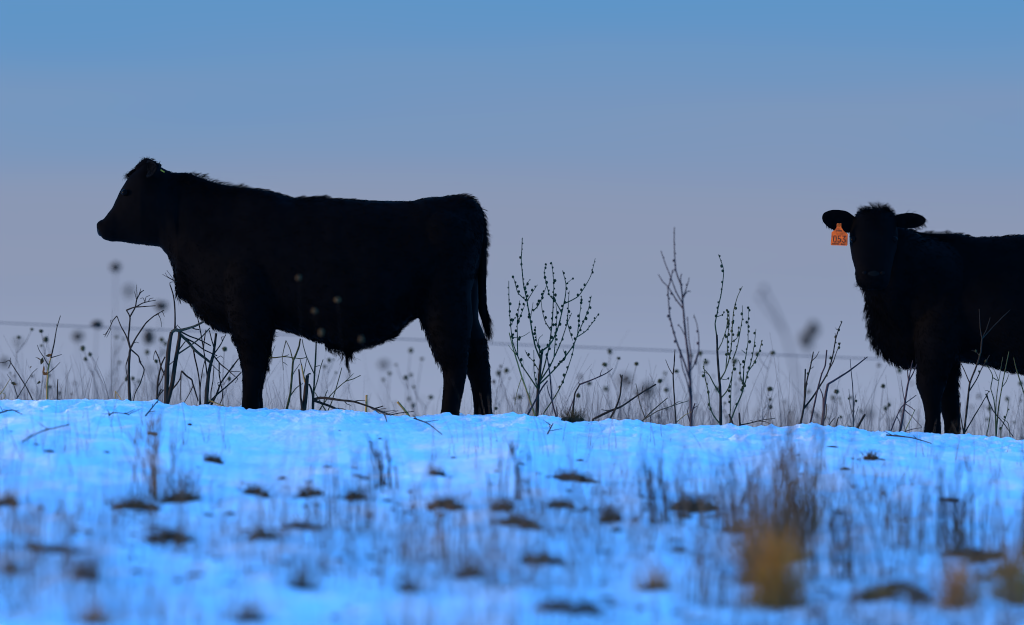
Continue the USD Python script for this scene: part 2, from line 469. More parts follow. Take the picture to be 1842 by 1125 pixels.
def bull_lift(u, v, n):
    return np.clip(0.36 + 0.5 * bump_on(u, v, 390, 325, 90, 20) + 0.3 * bump_on(u, v, 268, 292, 24, 16) + 0.3 * bump_on(u, v, 840, 352, 24, 16) + 0.25 * bump_on(u, v, 560, 356, 80, 10), 0, 0.85)


c, w = coat(body, 60000, bull_len, bull_flow, bull_lift, 21)
bull.hair('coat', c, w, 'coat', 'stuff')


def lock(pts, n, spread_, Y, seed, width=0.0016, k=7, dy=0.0):
    """a lock of long hair along a pixel path"""
    rng = np.random.default_rng(seed)
    path = catmull([np.array([*q, 0.0]) for q in pts], 6)
    path = path[np.linspace(0, len(path) - 1, k).astype(int)]
    base = np.array([at(q[0], q[1], Y) for q in path])
    base[:, 1] += dy
    out = []
    for i in range(n):
        cut = rng.uniform(0.55, 1.0)
        o = rng.normal(size=3) * spread_ * 0.35
        e = rng.normal(size=3) * spread_ * np.array([1.0, 1.0, 0.5])
        t = np.linspace(0, 1, k)[:, None]
        ts = t * cut * (k - 1)
        pts_ = np.stack([np.interp(ts[:, 0], np.arange(k), base[:, a]) for a in range(3)], -1)
        out.append(pts_ + o + e * t ** 1.5 + 0.006 * np.sin(t * 7 + rng.uniform(0, 6)) * rng.normal(size=3))
    return np.array(out), width * np.linspace(1, 0.35, k)[None] * rng.uniform(0.7, 1.3, (n, 1))


c, w = lock([(868, 505), (869, 540), (872, 570), (876, 592), (880, 606), (876, 615)], 360, 0.014, YB, 31)
c2, w2 = lock([(868, 530), (874, 560), (881, 580), (884, 588)], 120, 0.010, YB, 33)
bull.hair('tail_switch', np.vstack([c, c2]), np.vstack([w, w2]), 'coat', 'stuff')
c, w = lock([(627, 632), (624, 648), (626, 662), (631, 677)], 40, 0.005, YB, 35, 0.0022)
c2, w2 = lock([(622, 624), (626, 636), (628, 650)], 150, 0.017, YB, 36)
bull.hair('sheath_tuft', np.vstack([c, c2]), np.vstack([w, w2]), 'coat', 'stuff')
c, w = lock([(250, 302), (238, 310), (230, 318), (227, 322)], 160, 0.010, YB, 37)
c2, w2 = lock([(272, 296), (264, 288), (260, 286)], 120, 0.010, YB, 39)
bull.hair('forelock', np.vstack([c, c2]), np.vstack([w, w2]), 'coat', 'stuff')
for s in (-1, 1):
    p = at(226, 348, YB); p[1] += s * 0.088
    bull.part('eye', blob(p, 0.019, ICO2), 'eyeball', True)
    p = at(180, 407, YB); p[1] += s * 0.038
    bull.part('nostril', blob(p, 0.013, ICO2, stretch=(0.7, 0.7, 1.1)), 'hoof', True)
pc = at(181, 412, YB)
bull.part('nose_pad', blob(pc, 1.0, ICO3, 0.06, 2, (0.021, 0.058, 0.042)), 'nose', True)
for u, dy, v in ((452, -0.14, 754), (455, 0.14, 754), (808, -0.16, 766), (869, 0.16, 766)):
    p = at(u - 2, v, YB); p[1] += dy
    bull.part('hoof', blob(p, 1.0, ICO2, 0, 0, (0.062, 0.055, 0.03)), 'hoof', True)
# the edge of a yellow tag shows in the near ear
a, b = at(288, 305, YB - 0.225), at(297, 311, YB - 0.225)
tg = trimesh.creation.box([0.026, 0.004, 0.006])
tg.apply_transform(trimesh.transformations.rotation_matrix(0.55, [0, 1, 0]))
tg.apply_translation((a + b) / 2)
bull.part('ear_tag', tg, 'tag_yellow', label='yellow ear tag seen edge on')

# ---- the younger animal at the right, head turned to the camera
YC = 40.35
top = [(1606, 430), (1616, 424), (1645, 419), (1700, 421), (1726, 421), (1751, 427), (1787, 426), (1842, 423), (1950, 426), (2000, 420), (2040, 421), (2056, 432), (2066, 450)]
bot = [(1606, 640), (1616, 650), (1645, 661), (1690, 660), (1726, 650), (1767, 656), (1800, 664), (1842, 674), (1900, 678), (1950, 665), (1990, 635), (2020, 590), (2045, 545), (2058, 510), (2066, 490)]
wid = [(1606, 0.12), (1625, 0.17), (1660, 0.23), (1720, 0.27), (1800, 0.32), (1880, 0.32), (1950, 0.29), (2010, 0.24), (2050, 0.15), (2066, 0.06)]
upp = [(1606, 0.6), (1700, 0.5), (1800, 0.75), (2066, 0.8)]
st = np.unique(np.concatenate([np.arange(1606, 1640, 4.0), np.arange(1640, 2040, 9.0), np.arange(2040, 2067, 3.0)]))
body = loft(st, top, bot, wid, None, YC, upp)
body += chain([(1672, 520, 0.0, 92), (1632, 478, -0.14, 58), (1606, 452, -0.26, 42)], YC)
body += chain([(1606, 462, -0.24, 44), (1604, 510, -0.10, 50), (1622, 590, 0.0, 55), (1640, 610, 0.0, 52)], YC)
body += chain([(1600, 500, -0.20, 46), (1622, 560, -0.02, 56)], YC)
body += chain([(1700, 540, -0.10, 58), (1686, 610, -0.15, 46), (1679, 650, -0.14, 34), (1672, 692, -0.13, 25.5), (1674, 722, -0.13, 17), (1676, 748, -0.13, 14), (1675, 772, -0.13, 15), (1673, 796, -0.13, 16)], YC)
body += chain([(1700, 540, 0.10, 58), (1694, 610, 0.15, 46), (1697, 650, 0.14, 32), (1702, 692, 0.13, 24.5), (1709, 720, 0.13, 19), (1714, 748, 0.13, 15), (1716, 772, 0.13, 15), (1715, 796, 0.13, 16)], YC)
for s, o in ((-1, 0), (1, 26)):
    body += chain([(1990 + o * .2, 500, s * 0.09, 60), (1990 + o * .4, 570, s * 0.13, 46), (2002 + o * .7, 640, s * 0.15, 30), (2012 + o, 685, s * 0.14, 20), (2010 + o, 730, s * 0.14, 15), (2006 + o, 770, s * 0.14, 15), (2004 + o, 800, s * 0.14, 16)], YC)
body += chain([(2044, 432, 0, 10), (2060, 450, 0, 9), (2066, 500, 0, 7), (2066, 570, 0, 6), (2068, 610, 0, 5)], YC)
# the head, seen from the front, hangs a little forward
YH = YC - 0.42
hs = [(375, 1576, 24, 0.055, 0.10), (381, 1576, 32, 0.078, 0.09), (391, 1575, 38, 0.090, 0.07), (408, 1573, 41, 0.100, 0.05), (424, 1572, 43.5, 0.105, 0.03), (442, 1571, 42.5, 0.102, 0.00), (458, 1570, 39.5, 0.092, -0.03), (472, 1569.5, 36, 0.082, -0.06), (486, 1569, 32.5, 0.074, -0.085), (498, 1568.5, 31.5, 0.07, -0.10), (508, 1568.5, 30, 0.062, -0.105), (517, 1569, 25, 0.05, -0.10), (523, 1570, 16, 0.032, -0.09)]
rings, n = [], 32
th = np.linspace(0, 2 * np.pi, n, endpoint=False)
for v_, u_, hw, hd, dy in hs:
    c0 = at(u_, v_, YH)
    rings.append(np.stack([c0[0] + hw / PPM * np.sign(np.cos(th)) * np.abs(np.cos(th)) ** 0.8, YH + dy + hd * np.sign(np.sin(th)) * np.abs(np.sin(th)) ** 0.9, np.full(n, c0[2])], -1))
v = np.vstack(rings + [rings[0].mean(0)[None], rings[-1].mean(0)[None]])
f = []
for i in range(len(hs) - 1):
    for j in range(n):
        k = (j + 1) % n
        f += [[i * n + j, (i + 1) * n + j, (i + 1) * n + k], [i * n + j, (i + 1) * n + k, i * n + k]]
for j in range(n):
    k = (j + 1) % n
    f += [[len(hs) * n, j, k], [len(hs) * n + 1, (len(hs) - 1) * n + k, (len(hs) - 1) * n + j]]
body += solid(v, np.array(f))
body += ear(at(1542, 406, YH + 0.06), at(1478, 391, YH + 0.02), 0.064, 0.012, -0.004)
body += ear(at(1604, 398, YH + 0.06), at(1665, 397, YH + 0.03), 0.045, 0.016, 0.0)
body = finish(body, 0.024, 9, 0.010, 9)
fx = at(1696, 790, YC)[0]
young = Thing('cow', 'smaller black cow at the right edge facing the camera, orange ear tag', 'cow', (fx, YC, gz(fx, YC)), HERD)
young.part('body', body, 'coat', True)


def y_len(u, v, n):
    ln = 0.021 + 0 * u
    ln += 0.012 * (n[:, 2] < -0.3) * (v > 560)
    ln = np.where((u < 1625) & (v < 515), 0.009, ln)
    ln = np.where(v > 690, 0.012, ln)
    ln += 0.035 * bump_on(u, v, 1690, 418, 40, 14) + 0.034 * bump_on(u, v, 1576, 376, 34, 14) + 0.012 * bump_on(u, v, 1790, 424, 60, 8)
    ln += 0.040 * bump_on(u, v, 1560, 545, 24, 40) + 0.034 * bump_on(u, v, 1572, 600, 22, 40) + 0.02 * bump_on(u, v, 1600, 640, 30, 22)
    ln += 0.02 * bump_on(u, v, 1732, 690, 14, 40) + 0.016 * bump_on(u, v, 1790, 662, 60, 12) + 0.012 * bump_on(u, v, 1490, 405, 16, 22) + 0.016 * bump_on(u, v, 1632, 388, 14, 10)
    return ln


def y_flow(u, v, n):
    d = np.zeros((len(u), 3))
    d[:, 0], d[:, 2] = 0.7, -0.7
    d[(u < 1625) & (v < 520)] = (-0.2, 0, -1)
    d[v > 640] = (0.15, 0, -1)
    return d


def y_lift(u, v, n):
    return np.clip(0.36 + 0.5 * bump_on(u, v, 1690, 418, 50, 18) + 0.45 * bump_on(u, v, 1576, 376, 40, 16) + 0.2 * bump_on(u, v, 1570, 590, 30, 60), 0, 0.85)


c, w = coat(body, 46000, y_len, y_flow, y_lift, 22)
young.hair('coat', c, w, 'coat', 'stuff')
c, w = lock([(1560, 384), (1553, 377), (1549, 372)], 60, 0.012, YH + 0.05, 41)
c2, w2 = lock([(1600, 386), (1596, 376), (1590, 373)], 120, 0.016, YH + 0.05, 42)
c3, w3 = lock([(1552, 500), (1545, 511), (1539, 518)], 40, 0.008, YH + 0.1, 43)
young.hair('forelock', np.vstack([c, c2, c3]), np.vstack([w, w2, w3]), 'coat', 'stuff')
c, w = lock([(2067, 560), (2068, 600), (2070, 650), (2072, 680)], 300, 0.018, YC, 44)
young.hair('tail_switch', c, w, 'coat', 'stuff')
for s in (-1, 1):
    p = at(1571 + s * 37, 432, YH); p[1] -= 0.045
    young.part('eye', blob(p, 0.018, ICO2), 'eyeball', True)
    p = at(1568.5 + s * 16, 493, YH); p[1] -= 0.162
    young.part('nostril', blob(p, 0.012, ICO2, stretch=(1, 0.6, 0.8)), 'hoof', True)
pc = at(1568.5, 496, YH); pc[1] -= 0.135
young.part('nose_pad', blob(pc, 1.0, ICO3, 0.05, 4, (0.062, 0.036, 0.034)), 'nose', True)
for u, dy in ((1673, -0.13), (1715, 0.13)):
    p = at(u, 798, YC); p[1] += dy
    young.part('hoof', blob(p, 1.0, ICO2, 0, 0, (0.058, 0.055, 0.03)), 'hoof', True)
YT = YH - 0.035
from shapely.geometry import Polygon
o = at(1509.5, 442, YT)
poly = Polygon([((a - 1509.5) / PPM, (442 - b) / PPM) for a, b in ((1495.5, 442), (1523, 442), (1524.3, 440), (1524, 421), (1516, 415), (1512, 409), (1511.5, 402), (1504.5, 402), (1504, 409), (1501, 414), (1495.2, 418.5), (1494.8, 440.5))])
poly = poly.buffer(-0.0015).buffer(0.0015)


def face_camera(m):
    m.apply_transform(trimesh.transformations.rotation_matrix(math.pi / 2, [1, 0, 0]))
    return m


tg = face_camera(trimesh.creation.extrude_polygon(poly, 0.003, engine='earcut'))
SWING = trimesh.transformations.rotation_matrix(-0.38, [0, 0, 1]) @ trimesh.transformations.rotation_matrix(0.05, [0, 1, 0])
tg.apply_scale([1.07, 1, 1])
tg.apply_transform(SWING)
tg.apply_translation(o)
tp = young.part('ear_tag', tg, 'tag_orange', label='orange ear tag reading 053')
tx = face_camera(meshkit.text_mesh('053', 0.0395, 0.0012))
tx.apply_translation(-tx.bounds.mean(0))
ext = tx.extents
tx.apply_scale([0.0745 / ext[0], 1, 0.040 / ext[2]])
tx.apply_translation([0, -0.0034, 0.0365])
tx.apply_transform(SWING)
tx.apply_translation(o)
young.part('tag_number', tx, 'tag_ink', parent=tp)
bits = []                                                      # two lines of marker too small to read
rr = random.Random(4)
for row, (z0, x0, x1, hgt) in enumerate(((0.0085, -0.040, 0.004, 0.008), (0.0085, 0.012, 0.038, 0.009), (0.083, -0.018, 0.016, 0.009))):
    x = x0
    while x < x1:
        wd = rr.uniform(0.003, 0.006)
        b = trimesh.creation.box([wd * 0.55, 0.0012, hgt * rr.uniform(0.6, 1)])
        b.apply_translation([x, -0.0034, z0]); b.apply_transform(SWING); b.apply_translation(o); bits.append((np.array(b.vertices), np.array(b.faces)))
        x += wd
young.part('tag_writing', join(bits), 'tag_ink', parent=tp, kind='stuff')
st_ = trimesh.creation.cylinder(0.010, 0.008, sections=14)
st_.apply_transform(trimesh.transformations.rotation_matrix(math.pi / 2, [1, 0, 0])); st_.apply_translation(at(1508, 405, YT - 0.003))
young.part('tag_button', st_, 'tag_orange', parent=tp)

# ------------------------------------------------------------------ fence wire beyond the crest
YF = 47.5
pts = [at(u, v, YF) for u, v in ((-340, 563), (0, 581), (200, 590), (540, 603), (740, 611), (900, 619), (1100, 627), (1400, 639), (1600, 647), (1842, 656), (2200, 668))]
fl = Thing('wire_fence', 'single thin fence wire running behind the cattle above the crest', 'fence', (pts[0][0], YF, gz(pts[0][0], YF)))
p = catmull(pts, 4)
fl.part('wire', tube(p, 0.0036, 5), 'wire')
for e in (pts[0], pts[-1]):
    z = gz(e[0], YF)
    fl.part('post', tube([(e[0], YF, z - 0.4), (e[0], YF, e[2] + 0.12)], 0.045, 9), 'post')


# ------------------------------------------------------------------ plants that were traced: stems and branches, each with its own depth
def plant(name, label, cat, crop, Y, rows, mat='dry_stem', budmat='bud', group=None, lean=0.45, rad=1.0):
    """crop: (x, y, scale) of the enlargement the points were read from. rows: (kind, radius px at base, radius px at tip, points, bud spacing px or 0, material or None)"""
    ox, oy, sc = crop
    seed = sum(map(ord, label)) % 9973
    rng = np.random.default_rng(seed)
    lines, first = [], None
    t = None
    for row in rows:
        kind, r0, r1, pts, bud = row[:5]
        m = row[5] if len(row) > 5 and row[5] else mat
        px = np.array([(ox + a / sc, oy + b / sc) for a, b in pts], float)
        start = 0.0
        joined = False
        best = 7.0
        for q, dq in lines:
            k = np.argmin(np.hypot(*(q - px[0]).T))
            dd = np.hypot(*(q[k] - px[0]))
            if dd < best:
                best, start, joined, px[0] = dd, dq[k], True, q[k]
        if not joined and lines:
            start = rng.uniform(-0.04, 0.04)
        fine = catmull(np.c_[px, np.zeros(len(px))], 5)[:, :2]
        along = np.concatenate([[0], np.cumsum(np.hypot(*np.diff(fine, axis=0).T))])
        fine = fine + 0.35 * np.stack([meshkit.noise(np.c_[along / 9, along * 0, along * 0 + seed + len(lines)], 3) - 0.5, meshkit.noise(np.c_[along / 9, along * 0 + 4, along * 0 + seed + len(lines)], 5) - 0.5], -1) * (along > 0)[:, None]
        slope = rng.uniform(-lean, lean) if lines else rng.uniform(-0.08, 0.08)
        dep = start + slope * along / PPM + 0.02 * np.sin(along / 35 + rng.uniform(0, 6)) * np.minimum(along / 60, 1)
        lines.append((fine, dep))
        if t is None:
            b0 = at(*px[0], Y)
            t = Thing(name, label, cat, (b0[0], Y, gz(b0[0], Y)), group)
            z0 = gz(b0[0], Y)
        P = np.array([at(a, b, Y) for a, b in fine]) + np.c_[dep * 0, dep, dep * 0]
        if not joined or len(lines) == 1:                       # rooted: run it into the snow
            low = P[0].copy()
            gl = gz(low[0], low[1]) - 0.03
            if low[2] > gl and px[0][1] > 700:
                low[2] = gl
                P = np.vstack([low, P])
        r = np.linspace(r0, r1, len(P)) / PPM * rad
        nodes_ = 1 + 0.16 * (meshkit.noise(np.c_[np.arange(len(P)) * 0.9, np.zeros(len(P)), np.full(len(P), seed)], 7) - 0.5)
        path = t.part(kind, tube(P, r * nodes_, 6), m, True)
        if bud:
            bl, s, k = [], 0.25 * along[-1] if along[-1] > 60 else 2.0, 0
            while s < along[-1] + 1:
                a_ = np.array([np.interp(s, along, P[-len(along):, i]) for i in range(3)])
                side = rng.normal(size=3); side[2] = abs(side[2]) * 0.6
                side /= np.linalg.norm(side)
                rb = rng.uniform(1.0, 2.7) / PPM * (0.85 if s > 0.85 * along[-1] else 1)
                if rng.random() < 0.8: bl.append(blob(a_ + side * rb * 1.3, rb, ICO1, 0.4, k, (1, 1, 1.25)))
                s += bud * rng.uniform(0.6, 1.4); k += 1
            if bl: t.part('buds', join(bl), budmat, True, parent=path, kind='stuff')
    return t


S, B, T = 'stem', 'branch', 'twig'
C5 = (0, 460, 3.75)
p1 = plant('weed', 'low weed hung with a few brown dead leaves at the far left', 'weed', C5, 40.3, [
    (S, 2.2, 1.2, [(318, 990), (320, 860), (328, 760), (345, 690)], 0, 'straw'), (B, 1.4, 0.7, [(345, 690), (365, 600), (380, 500), (405, 405)], 0),
    (T, 1.0, 0.5, [(330, 750), (300, 690), (270, 640), (258, 605)], 0), (T, 1.0, 0.5, [(345, 695), (380, 680), (420, 668)], 0), (T, 0.9, 0.4, [(335, 790), (370, 760), (410, 722)], 0),
    (T, 0.8, 0.4, [(390, 500), (385, 480), (378, 462)], 0)], 'dark_stem')


def leaves(t, spots, Y, mat='dead_leaf', seed=1):
    rng = np.random.default_rng(seed)
    for u, v, r in spots:
        p = at(u, v, Y)
        n = 7
        x = np.linspace(-1, 1, n)
        w = (1 - np.abs(x) ** 1.6) * 0.55
        vv = np.vstack([np.c_[x, w, 0.35 * x ** 2 + 0.25 * w], np.c_[x, -w, 0.35 * x ** 2 + 0.25 * w], np.c_[x, 0 * x, 0.35 * x ** 2]])
        f = []
        for i in range(n - 1):
            f += [[i, i + 1, 2 * n + i], [i + 1, 2 * n + i + 1, 2 * n + i], [n + i, 2 * n + i, n + i + 1], [n + i + 1, 2 * n + i, 2 * n + i + 1]]
        R = trimesh.transformations.random_rotation_matrix(rng.random(3))[:3, :3]
        t.part('leaf', (p + vv @ R.T * r / PPM, np.array(f)), mat, True)


leaves(p1, [(71, 645, 8), (76, 650, 7), (80, 664, 8), (84, 670, 7), (79, 672, 6), (70, 690, 7), (88, 640, 6)], 40.28, seed=3)
p1b = plant('weed', 'leaning bare stalk at the left edge with crossing thin stems', 'weed', C5, 40.2, [
    (S, 1.3, 0.8, [(225, 985), (180, 890), (110, 780), (60, 705)], 0), (T, 0.7, 0.5, [(60, 715), (30, 720), (-10, 718)], 0), (S, 1.0, 0.5, [(-20, 960), (30, 890), (65, 830)], 0, 'straw'),
    (S, 1.0, 0.4, [(110, 970), (150, 900), (210, 800), (250, 760)], 0), (S, 0.9, 0.4, [(130, 960), (95, 880), (80, 850), (50, 800)], 0), (T, 0.9, 0.5, [(60, 760), (75, 720), (70, 690)], 0), (S, 0.8, 0.5, [(20, 980), (40, 940), (5, 920)], 0, 'straw')], 'dark_stem')
leaves(p1b, [(25, 690, 6), (56, 661, 6)], 40.25, seed=8)
plant('dead_stick', 'short upright broken stem between the leafy weed and the forked stalk', 'stick', C5, 40.2, [(S, 1.2, 1.0, [(386, 990), (387, 910), (389, 835)], 0)], 'dark_stem')
plant('weed', 'tall forked dark stalk with a drooping side branch, left of the bull\'s chest', 'weed', C5, 40.05, [
    (S, 3.2, 2.0, [(875, 992), (872, 900), (868, 780), (876, 660), (882, 625)], 0), (B, 1.8, 1.2, [(882, 630), (866, 560), (872, 480), (876, 420), (868, 395), (850, 368)], 0),
    (B, 1.5, 0.7, [(850, 368), (900, 350), (960, 345), (1050, 340)], 0), (B, 1.5, 0.8, [(874, 415), (910, 350), (920, 300), (945, 250), (968, 232)], 0), (T, 0.8, 0.4, [(920, 300), (912, 265), (905, 240)], 0), (T, 0.8, 0.4, [(925, 285), (922, 240), (922, 198)], 0), (T, 0.8, 0.4, [(930, 280), (945, 235), (948, 220)], 0),
    (B, 1.2, 0.6, [(915, 340), (960, 320), (1000, 310), (1050, 300)], 0), (T, 0.8, 0.4, [(975, 315), (985, 280), (1012, 268)], 0), (T, 0.7, 0.4, [(1000, 310), (1010, 290), (1035, 286)], 0), (T, 0.7, 0.4, [(975, 312), (965, 285), (945, 290)], 0),
    (B, 1.6, 0.8, [(874, 620), (850, 540), (815, 480), (785, 405)], 0), (T, 1.0, 0.5, [(785, 405), (755, 440), (730, 490), (700, 530), (688, 525)], 0), (T, 0.8, 0.4, [(735, 480), (738, 500), (714, 550)], 0), (T, 0.7, 0.4, [(745, 460), (740, 435), (755, 432)], 0), (T, 0.7, 0.4, [(725, 495), (715, 520), (700, 548)], 0),
    (B, 1.8, 0.8, [(884, 625), (920, 555), (985, 460), (1040, 410), (1110, 370)], 0), (T, 0.8, 0.4, [(1072, 392), (1085, 430), (1092, 484)], 0), (T, 0.7, 0.4, [(1095, 375), (1105, 395), (1112, 415)], 0), (T, 0.8, 0.4, [(1040, 412), (1065, 400), (1090, 380)], 0),
    (B, 1.4, 0.9, [(897, 640), (935, 680), (945, 720), (972, 770), (945, 860), (910, 930), (897, 985)], 0), (T, 0.8, 0.4, [(940, 705), (955, 720), (935, 720)], 0), (B, 1.2, 0.6, [(862, 655), (850, 740), (855, 800), (862, 850)], 0), (T, 0.7, 0.4, [(900, 600), (920, 585), (940, 592)], 0)], 'dark_stem')
C3 = (250, 470, 4.018)
plant('weed', 'thick broken stalks snapped over at a pale knot in front of the bull\'s brisket', 'weed', C3, 39.95, [
    (S, 5.0, 3.6, [(198, 1042), (200, 900), (205, 780), (212, 680), (225, 580), (238, 515)], 0), (S, 4.6, 3.0, [(225, 1040), (242, 880), (262, 740), (278, 640), (292, 545), (290, 510)], 0), (B, 3.4, 2.8, [(232, 520), (262, 500), (298, 505)], 0, 'dry_stem'),
    (B, 1.8, 1.0, [(265, 495), (262, 390), (255, 290), (240, 220), (222, 170)], 0), (T, 0.8, 0.5, [(222, 170), (224, 152), (270, 146)], 0), (T, 0.6, 0.4, [(262, 146), (220, 125), (165, 92)], 0), (T, 0.6, 0.4, [(250, 140), (232, 110), (198, 64)], 0), (T, 0.6, 0.4, [(240, 132), (205, 112), (188, 84)], 0), (T, 0.6, 0.4, [(262, 140), (248, 120), (245, 100)], 0),
    (B, 2.8, 1.8, [(292, 500), (345, 490), (400, 472), (470, 438)], 0, 'dry_stem'), (T, 1.3, 0.9, [(375, 482), (410, 492), (436, 495)], 0), (T, 1.0, 0.6, [(280, 500), (270, 480), (284, 462)], 0), (T, 1.0, 0.6, [(292, 500), (300, 490), (284, 470)], 0),
    (B, 3.0, 2.2, [(305, 520), (350, 580), (400, 640), (460, 690), (520, 738)], 0, 'dry_stem'), (B, 1.6, 1.0, [(312, 522), (370, 545), (440, 570), (520, 612)], 0), (B, 1.6, 1.0, [(330, 540), (400, 590), (470, 640), (560, 682)], 0), (B, 1.6, 1.0, [(288, 690), (330, 640), (400, 590), (460, 540), (512, 482)], 0, 'dry_stem'),
    (B, 1.4, 0.9, [(285, 660), (305, 620), (335, 580)], 0), (B, 1.6, 1.0, [(240, 965), (275, 890), (300, 850), (310, 795)], 0), (B, 1.8, 1.3, [(310, 795), (345, 830), (385, 860), (392, 890), (412, 950), (430, 1015)], 0), (B, 1.2, 0.8, [(303, 800), (304, 900), (304, 1003)], 0), (B, 1.0, 0.7, [(385, 905), (355, 980), (316, 1045)], 0),
    (B, 1.6, 1.1, [(385, 640), (400, 700), (420, 790), (432, 880), (436, 1035)], 0), (B, 2.2, 1.2, [(128, 1015), (130, 930), (136, 850), (160, 750), (188, 690)], 0), (B, 1.7, 1.0, [(188, 860), (160, 770), (140, 700), (114, 645)], 0), (T, 0.8, 0.5, [(114, 645), (104, 670), (98, 712)], 0), (B, 1.4, 0.8, [(130, 1000), (155, 930), (172, 935)], 0), (B, 1.3, 0.8, [(150, 920), (160, 860), (192, 770)], 0), (B, 1.6, 1.0, [(105, 1040), (125, 1000), (180, 930)], 0), (T, 1.0, 0.7, [(222, 770), (235, 735), (250, 722)], 0)], 'dark_stem')
plant('weed', 'dark branching stalk just left of the bull\'s front leg, crossed by thin twigs', 'weed', C3, 39.98, [
    (S, 4.4, 2.2, [(485, 1045), (492, 930), (502, 830), (520, 740), (540, 660), (556, 520)], 0), (B, 1.4, 0.9, [(494, 870), (488, 780), (475, 680), (455, 560), (430, 430), (410, 370), (380, 310)], 0), (T, 0.8, 0.5, [(425, 410), (412, 380), (440, 395)], 0), (B, 1.2, 0.9, [(470, 640), (478, 560), (488, 500)], 0), (B, 1.3, 0.9, [(538, 640), (525, 570), (508, 500)], 0),
    (B, 2.0, 1.2, [(520, 1042), (560, 960), (590, 880), (650, 795), (720, 706)], 0), (B, 1.7, 1.0, [(500, 1045), (560, 965), (625, 910), (690, 850), (738, 800)], 0), (B, 1.4, 0.8, [(550, 680), (590, 745), (640, 785), (700, 838)], 0), (T, 0.8, 0.5, [(655, 798), (690, 800), (735, 798)], 0), (T, 0.7, 0.4, [(700, 838), (712, 850), (692, 880)], 0), (B, 1.3, 0.8, [(552, 675), (580, 620), (602, 580), (628, 530)], 0), (T, 0.8, 0.5, [(600, 580), (598, 550), (615, 548)], 0),
    (B, 1.4, 0.9, [(512, 1003), (580, 1035), (658, 1068)], 0, 'straw'), (B, 1.3, 0.8, [(560, 750), (580, 830), (596, 930), (598, 985), (575, 1040)], 0), (T, 0.9, 0.5, [(540, 740), (560, 780), (592, 808)], 0), (T, 0.7, 0.4, [(565, 690), (590, 685), (612, 705)], 0), (B, 1.1, 0.7, [(520, 950), (535, 870), (545, 760)], 0), (T, 0.8, 0.5, [(575, 905), (568, 880), (590, 872)], 0), (B, 1.2, 0.8, [(438, 1030), (440, 900), (452, 790), (470, 700)], 0)], 'dark_stem')
C4 = (480, 560, 5.627)
plant('weed', 'slender green stalk with a bent-over loop below the bull\'s chest', 'weed', C4, 40.2, [
    (S, 2.4, 1.5, [(185, 1050), (215, 940), (240, 820), (255, 660), (268, 510), (300, 430), (325, 360), (340, 280)], 0), (B, 1.1, 0.6, [(264, 500), (235, 390), (193, 295)], 0), (B, 0.9, 0.5, [(193, 295), (170, 390), (160, 470), (172, 600)], 0), (T, 0.6, 0.4, [(165, 510), (185, 530), (212, 552)], 0),
    (B, 1.1, 0.7, [(5, 470), (90, 470), (175, 460), (260, 472), (340, 482), (400, 470)], 0), (T, 0.7, 0.4, [(175, 460), (205, 450), (225, 438)], 0), (B, 1.1, 0.6, [(240, 860), (285, 790), (330, 750), (365, 730)], 0), (T, 0.8, 0.5, [(265, 670), (290, 600), (335, 535)], 0), (T, 0.8, 0.4, [(40, 450), (60, 400), (82, 345)], 0)], 'green_stem')
plant('weed', 'stubby broken clump with two long stems fallen to the right, under the bull\'s belly', 'weed', C4, 40.0, [
    (S, 5.4, 3.4, [(365, 1025), (385, 900), (398, 780), (412, 650)], 0), (T, 1.8, 1.0, [(412, 650), (430, 635), (448, 636)], 0, 'dry_stem'), (S, 2.2, 1.6, [(335, 1015), (345, 880), (340, 760), (325, 590)], 0), (B, 1.9, 1.3, [(378, 750), (370, 650), (352, 550)], 0, 'straw'), (T, 0.9, 0.5, [(352, 550), (342, 510), (335, 480)], 0), (S, 2.0, 1.6, [(460, 1032), (465, 870), (450, 790), (428, 740)], 0),
    (B, 2.6, 1.2, [(430, 885), (540, 878), (650, 888), (760, 905), (880, 918), (1000, 955), (1120, 1000), (1250, 1055)], 0), (B, 2.6, 1.6, [(430, 905), (520, 920), (620, 955), (730, 1000), (840, 1042)], 0), (T, 1.0, 0.6, [(870, 912), (930, 908), (1000, 910)], 0), (T, 1.3, 0.9, [(1090, 988), (1130, 980), (1180, 965)], 0), (T, 1.0, 0.6, [(1245, 1052), (1350, 1035), (1490, 1018)], 0), (T, 0.8, 0.5, [(775, 908), (810, 940), (855, 958)], 0), (T, 0.9, 0.6, [(1030, 975), (1100, 1010), (1170, 1055)], 0), (T, 0.8, 0.5, [(680, 965), (760, 985), (850, 1020)], 0)], 'dark_stem')
plant('weed', 'green upright stems fanning to the right beneath the bull\'s sheath', 'weed', C4, 40.35, [
    (S, 2.0, 1.4, [(470, 960), (473, 830), (482, 640), (495, 450), (500, 315)], 0), (B, 1.1, 0.7, [(478, 640), (440, 550), (405, 465), (375, 360), (362, 290)], 0), (B, 0.9, 0.6, [(375, 640), (388, 560), (405, 470)], 0), (B, 1.0, 0.7, [(497, 820), (515, 700), (540, 590), (572, 490)], 0), (S, 1.1, 0.8, [(610, 1030), (660, 920), (700, 800), (735, 680), (765, 578)], 0), (S, 1.1, 0.7, [(510, 1035), (575, 935), (650, 850), (720, 780), (800, 715), (880, 690), (955, 655)], 0), (T, 0.8, 0.4, [(790, 720), (840, 675), (882, 635)], 0), (S, 1.2, 0.8, [(600, 1035), (545, 920), (490, 825)], 0), (B, 1.0, 0.7, [(560, 930), (590, 860), (615, 800)], 0), (T, 0.8, 0.5, [(500, 545), (530, 552), (548, 560)], 0)], 'green_stem')
plant('stubble', 'pale upright cut stub under the bull\'s belly', 'stub', C4, 39.95, [(S, 2.4, 2.0, [(1003, 1035), (1008, 940), (1010, 850)], 0)], 'straw')
